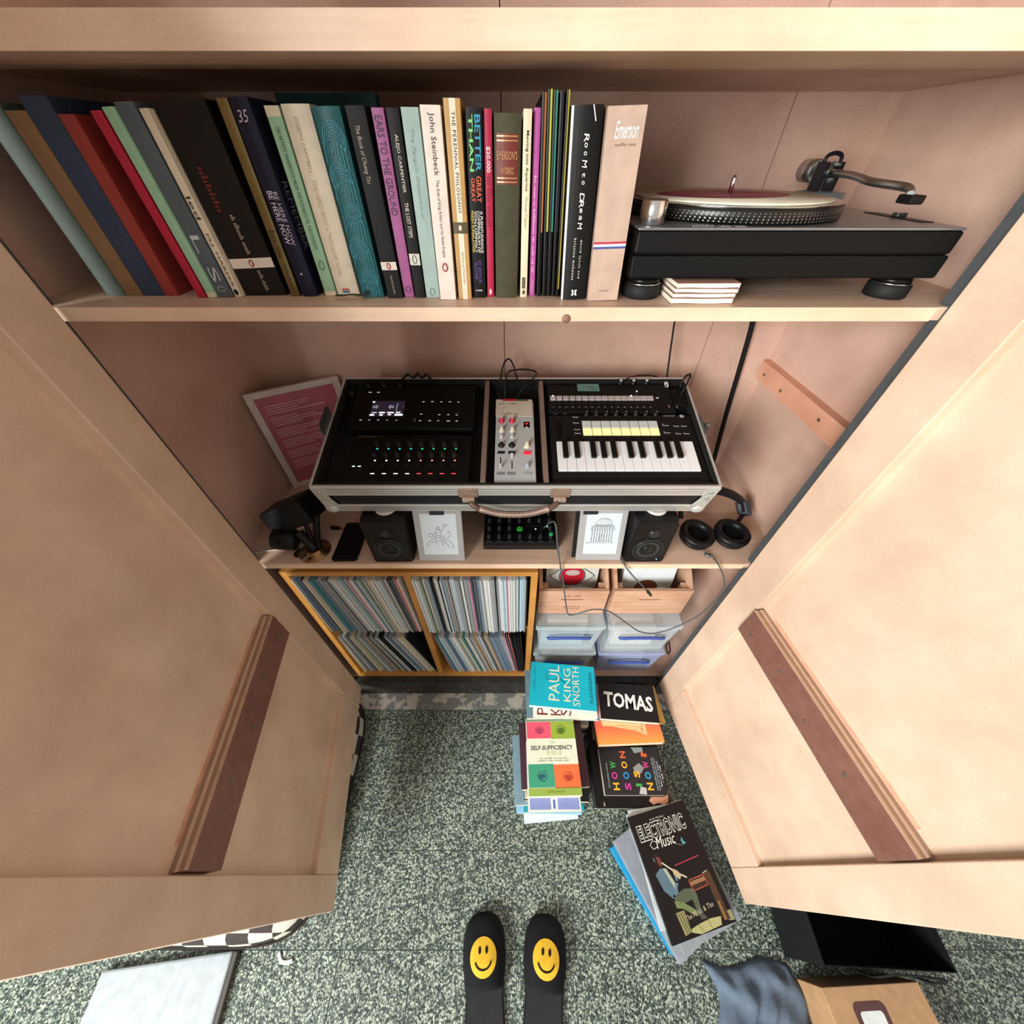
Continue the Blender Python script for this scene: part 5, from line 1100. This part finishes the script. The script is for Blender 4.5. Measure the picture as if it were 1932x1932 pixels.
# --- pile E by the open door: Electronic Music
Ec = (.5425, .018)
r = flat('bright blue folder lowest in the magazine pile by the door', .516, -.004, 0, .212, .285, .040, 31, M('#1C93C4', .4), '-x', False, M('#1B86B4', .5)); z = .0406
r = flat('grey ringed folder with white mark above the blue folder', .529, -.004, z, .222, .310, .032, 28, M('#8F949C', .5), '-x', False, M('#8C9096', .6)); z += .0326
shape(r, [(.1, -.86), (.5, -.8), (.42, -.66), (.55, -.56), (.3, -.52), (.2, -.62), (.02, -.6), (.12, -.72)], '#B9C2C4')
r = flat('pale grey magazine with mustard patch near the door', .566, .006, z, .212, .300, .022, 19, M('#8B9296', .5), '-x'); z += .0226
panel(r, .62, -.35, .98, -.02, '#9C8A2C')
r = flat('grey catalogue just under the black music book', .543, .025, z, .214, .297, .020, 11.5, M('#9DA3AA', .5), '-x'); z += .0206
r = flat('white booklet under the black music book, one corner showing', .533, .030, z, .205, .285, .008, 7, M('#C9D2D6', .5), '-x'); z += .0086
r = flat('black magazine-size book titled ELECTRONIC Music with seated flute player', Ec[0], Ec[1], z, .214, .297, .016, 13, M('#191516', .35), '-x')
top(r, 'ELECTRONIC', -.06, .66, .172, .044, '#D9DAD0', 0, .055); top(r, 'ELECTRONIC', -.06, .66, .1695, .0393, '#151213', 0, .01, .0009)
top(r, 'Music', -.10, .44, .070, .028, '#E0DDD6', 0, 0, .0011, .3); top(r, 'Andy Mackay', -.1, .84, .055, .007, '#B9B4AC', 0, 0, .0009, .2); line(r, [(-.35, .44), (-.5, .50), (-.62, .44), (-.55, .36), (-.40, .38)], .0016, '#E0DDD6')
shape(r, [(-.70, .22), (-.62, .30), (-.50, .30), (-.44, .22), (-.46, .10), (-.56, .04), (-.68, .10)], '#2A1A18'); shape(r, [(-.58, .24), (-.48, .22), (-.46, .12), (-.52, .06), (-.58, .12)], '#6E3A34', lift=.0006); shape(r, [(-.70, .2), (-.66, .24), (-.64, .16)], '#3C7A6C', lift=.0006)
shape(r, [(-.78, -.02), (-.58, .05), (-.40, .02), (-.28, -.22), (-.30, -.40), (-.52, -.42), (-.70, -.28)], '#56707E'); shape(r, [(-.50, .04), (-.40, .02), (-.30, -.22), (-.36, -.30)], '#A3AB94', lift=.0006); line(r, [(-.66, -.24), (-.46, -.40), (-.22, -.22), (-.20, -.08)], .007, '#5A7888', lift=.0008)
line(r, [(-.46, .12), (-.22, -.04), (.10, -.20)], .0035, '#D5D2B8', lift=.001); shape(r, [(-.24, .0), (-.10, -.06), (-.02, -.14), (-.12, -.20), (-.24, -.10)], '#B9A882', lift=.0012)
shape(r, [(-.48, -.40), (-.1, -.34), (.16, -.38), (.20, -.48), (.14, -.74), (.02, -.74), (.02, -.52), (-.3, -.54), (-.5, -.50)], '#4E5844', lift=.0007); shape(r, [(-.52, -.46), (-.30, -.50), (.02, -.68), (-.04, -.76), (-.34, -.60), (-.52, -.56)], '#6C7A4C', lift=.0009); shape(r, [(.02, -.74), (.16, -.74), (.24, -.82), (.06, -.82)], '#4A463C', lift=.0009)
shape(r, [(-.60, -.62), (-.34, -.62), (-.34, -.92), (-.56, -.94)], '#8E8A5C', lift=.0005)
for k in range(3): line(r, [(-.54+.07*k, -.64), (-.48+.07*k, -.92)], .0018, '#3A3424', lift=.0008)
shape(r, [(-.46, -.90), (-.1, -.86), (.30, -.84), (.62, -.86), (.55, -.97), (-.1, -.99)], '#A8A470'); line(r, [(-.1, -.86), (.0, -.98)], .0012, '#6E683C', lift=.0007); line(r, [(.2, -.84), (.26, -.97)], .0012, '#6E683C', lift=.0007)
line(r, [(-.1, .02), (.72, .05)], .0022, '#B03A4A'); shape(r, [(.12, -.24), (.64, -.24), (.64, -.40), (.12, -.42)], '#3C2620'); line(r, [(.12, -.25), (.62, -.24), (.64, -.40), (.14, -.42)], .002, '#B5563C', lift=.0008, closed=True); shape(r, [(.14, -.28), (.62, -.27), (.62, -.33), (.14, -.34)], '#8C6A48', lift=.0007)
shape(r, [(.66, -.22), (.84, -.22), (.86, -.94), (.66, -.92)], '#4A3020', lift=.0005); shape(r, [(.70, -.66), (.76, -.66), (.76, -.93), (.70, -.93)], '#8E6A36', lift=.0008); line(r, [(.62, -.22), (.78, -.2)], .002, '#B9B09C', lift=.0008)
top(r, 'The Music & The', .08, -.70, .10, .011, '#B9A890', 6, 0, .0012, .15); shape(r, [(.38, .36), (.44, .42), (.46, .34), (.52, .30), (.40, .28)], '#4F8E9A'); line(r, [(.0, .40), (.36, .28)], .0012, '#8C8A84'); shape(r, [(.80, -.82), (.98, -.82), (.98, -.97), (.80, -.95)], '#8A8E6A')

# ================================================================== SLIPPERS
def slipper(cx, yt, rot, label):
    Ls, hwid, hz = .285, .065, .062
    r = thing('slipper', label, 'slipper', (cx, yt-Ls/2, .0004), (0, 0, R(rot)), 'black house slippers with yellow smiling faces')
    def half(s): return hwid*((1-(1-s/.30)**2.5)**.4 if s < .30 else 1 - .16*min(1, max(0, (s-.36)/.24)) + .08*max(0, (s-.6)/.4)) * (1 if s < .9 else max(.0, 1-((s-.9)/.1)**2)**.5)
    def hgt(s): return .018 + (hz-.018)*min(1, (s/.36))**.6
    Y = lambda s: Ls/2 - s*Ls
    ss = [.0015]+[.012*k**1.35 for k in range(1, 26)]; ss = [s for s in ss if s < 1]+[.999]
    out = [(half(s), Y(s)) for s in ss]+[(-half(s), Y(s)) for s in reversed(ss)]
    MB().prism([(p[0]*1.02, p[1]*1.01) for p in out], 0, .013).build('sole', M('#1B1B1C', .7), r)
    MB().prism([(p[0]*.93, p[1]*.97) for p in out], .0132, .0165).build('insole', M('#2A2A2C', .9), r)
    NS, NT = 22, 20; send = .53; grid = []
    def surf(x, y):
        s = max(.0015, (Ls/2-y)/Ls); w_ = half(s); q = min(1, abs(x)/w_); return .0132 + hgt(s)*(1-q**2.6)**(1/2.2)
    for i in range(NS+1):
        s = .0015 + (send-.0015)*(i/NS)**1.5; w_ = half(s)
        grid.append([(w_*math.sin(math.pi*(j/NT-.5)), Y(s), None) for j in range(NT+1)])
    vs_ = []; fs = []
    for g in grid:
        for x, y, _ in g: vs_.append((x, y, surf(x*.999, y)))
    for i in range(NS):
        for j in range(NT):
            a = i*(NT+1)+j; fs.append((a, a+NT+1, a+NT+2, a+1))
    up_ = MB().add(vs_, fs, True).build('upper', M('#16171A', .85, var=.25, scale=300), r)
    so = up_.modifiers.new('thick', 'SOLIDIFY'); so.thickness = .004; so.offset = -1
    yc = yt-(yt-Ls/2) - .0 ; cy_ = Ls/2-.088
    def drape(pts, lift): return [(p[0], p[1], surf(p[0], p[1])+lift) for p in pts]
    mb = MB(); n = 32; rings = 5; base_i = []
    P = [(0, cy_)]+[(.040*k/rings*math.cos(2*math.pi*j/n), cy_+.040*k/rings*math.sin(2*math.pi*j/n)) for k in range(1, rings+1) for j in range(n)]
    fs = [(0, 1+j, 1+(j+1) % n) for j in range(n)]+[(1+(k-1)*n+j, 1+k*n+j, 1+k*n+(j+1) % n, 1+(k-1)*n+(j+1) % n) for k in range(1, rings) for j in range(n)]
    face = MB().add(drape(P, .0016), fs, True).build('smiling_face', M('#E3B72E', .75, var=.1, scale=200), r)
    for sx in (-1, 1):
        e_ = ell(sx*.0105, cy_+.0135, .0042, .0078, 14); MB().add(drape([(sx*.0105, cy_+.0135)]+e_, .0026), [(0, 1+j, 1+(j+1) % 14) for j in range(14)]).build('eye', M('#1A1512', .8), face)
    mo = [(.025*math.sin(t), cy_-.002-.022*math.cos(t)) for t in [R(-72+12*k) for k in range(13)]]
    MB().tube([Vector(p) for p in drape(mo, .0022)], (.0013, .0022), 8, (0, 0, 1), 2).build('mouth', M('#1A1512', .8), face)
slipper(-.083, -.090, 4, 'black slipper with a smiling face, foot nearer the checked cushion'); slipper(.097, -.094, -6, 'black slipper with a smiling face, foot nearer the magazine pile')

# ================================================================== THINGS BESIDE THE OPEN DOORS
# patterned floor cushion half under the left door
def checks(name, a, b_, sx, sy):
    m, nt, b = base(name); v = coord(nt, 'Object', (sx, sy, 12))
    c = nt.nodes.new('ShaderNodeTexChecker'); c.inputs['Scale'].default_value = 1; c.inputs[1].default_value = lin(a); c.inputs[2].default_value = lin(b_); nt.links.new(v, c.inputs['Vector'])
    nt.links.new(c.outputs[0], b.inputs['Base Color']); b.inputs['Roughness'].default_value = .8; return m
r = thing('floor_cushion', 'dark brown and white checked floor cushion half under the open door', 'cushion', (-1.0, .205, .0004))
def superell(hx, hy, z, n=56, e=5): return [(hx*math.copysign(abs(math.cos(t))**(2/e), math.cos(t)), hy*math.copysign(abs(math.sin(t))**(2/e), math.sin(t)), z) for t in [2*math.pi*k/n for k in range(n)]]
prof = [(.93, 0), (.975, .008), (1.0, .030), (1.0, .060), (.985, .085), (.95, .105), (.86, .120), (.6, .128), (.2, .130)]
vs_ = []; fs = []
for f_, z in prof: vs_ += superell(.375*f_+.0, .365*f_, z)
for i_ in range(len(prof)-1):
    for k in range(56): j_ = (k+1) % 56; fs.append((i_*56+k, i_*56+j_, (i_+1)*56+j_, (i_+1)*56+k))
fs += [tuple(reversed(range(56))), tuple((len(prof)-1)*56+k for k in range(56))]
MB().add(vs_, fs, True).build('cushion_body', checks('check_print', '#2E2520', '#B9B8AA', 15, 15), r)
MB().tube([Vector(p) for p in superell(.378, .368, .045)]+[Vector(superell(.378, .368, .045)[0])], .004, 6, None, 0).build('piping', M('#2E2621', .8), r)
# pale board and white strap in front of the basket
r = thing('pale_board', 'pale grey-blue board lying on the floor in front of the checked cushion', 'board', (-1.05, -.305, .0004), (0, 0, R(6)))
BX((-.19, -.10, 0), (.19, .115, .020), .006).build('panel', M('#A9B2B6', .4), r); BX((.191, -.10, .002), (.205, .113, .018), .003).build('edge_strip', M('#4A4742', .5), r)
tag(MB().tube([(-.735, -.175, .004), (-.722, -.192, .003), (-.705, -.196, .003), (-.685, -.192, .003)], (.0012, .005), 8, (0, 0, 1)).build('white_strap', M('#C9CFC6', .6)), 'curl of white strap on the floor beside the checked cushion', 'strap')
# black tote, carton and cloth beyond the right door
r = thing('tote_bag', 'black fabric tote standing on the floor by the open door', 'bag', (1.03, -.135, .0004), (0, 0, R(-4)))
bw, bd, bhh = .17, .062, .22; BF = M('#17181A', .85, var=.2, scale=150)
mb = MB(); A = [(-bw, -bd, 0), (bw, -bd, 0), (bw, bd, 0), (-bw, bd, 0)]; B_ = [(-bw*1.04, -bd*.9, bhh), (bw*1.04, -bd*.7, bhh), (bw*1.04, bd*.9, bhh), (-bw*1.04, bd*.9, bhh)]
mb.add(A+B_, [(3, 2, 1, 0), (0, 1, 5, 4), (1, 2, 6, 5), (2, 3, 7, 6), (3, 0, 4, 7)]); o = mb.build('bag_body', BF, r); so = o.modifiers.new('thick', 'SOLIDIFY'); so.thickness = .003
for sy in (-1, 1): MB().tube([(-.07, sy*bd*.95, bhh-.03), (-.075, sy*bd*1.0, bhh+.04), (-.05, sy*bd*.8, bhh+.10), (.05, sy*bd*.8, bhh+.10), (.075, sy*bd, bhh+.04), (.07, sy*bd*.95, bhh-.03)], (.002, .010), 8, (0, 1, 0)).build('strap', BF, r)
r = thing('cardboard_box', 'kraft cardboard box with a white label beside the black tote', 'box', (1.01, -.316, .0004), (0, 0, R(2)))
KR = M('#B58F68', .8); BX((-.14, -.10, 0), (.14, .095, .13), .002).build('carton', KR, r); BX((-.138, -.001, .1302), (.138, .001, .1308)).build('flap_seam', M('#8C6C4C', .8), r)
MB().prism(rrect(-.075, -.02, .015, .068, .014), .1302, .1306).build('label_border', M('#5A3A38', .6), r); MB().prism(rrect(-.062, -.012, .002, .052, .008), .1307, .1310).build('label', M('#DDE2DC', .5), r)
cv = []; cf = []; n = 18; qr = random.Random(8)
for i in range(n+1):
    for j in range(n+1):
        u, v = i/n-.5, j/n-.5; e_ = max(0, 1-(2*max(abs(u), abs(v)))**4)
        cv.append((.26*u+.012*math.sin(9*v), .20*v+.01*math.sin(7*u), .004+e_*(.022+.014*math.sin(15*u+6*v)*math.cos(11*v-4*u)+.006*math.sin(31*u))))
for i in range(n):
    for j in range(n): a = i*(n+1)+j; cf.append((a, a+1, a+n+2, a+n+1))
o = MB().add(cv, cf, True).build('crumpled_cloth', M('#5F6E7E', .9, var=.15)); o.location = (.735, -.295, .0006); so = o.modifiers.new('thick', 'SOLIDIFY'); so.thickness = .003; so.offset = 1
tag(o, 'crumpled grey-blue cloth on the floor beside the cardboard box', 'cloth')
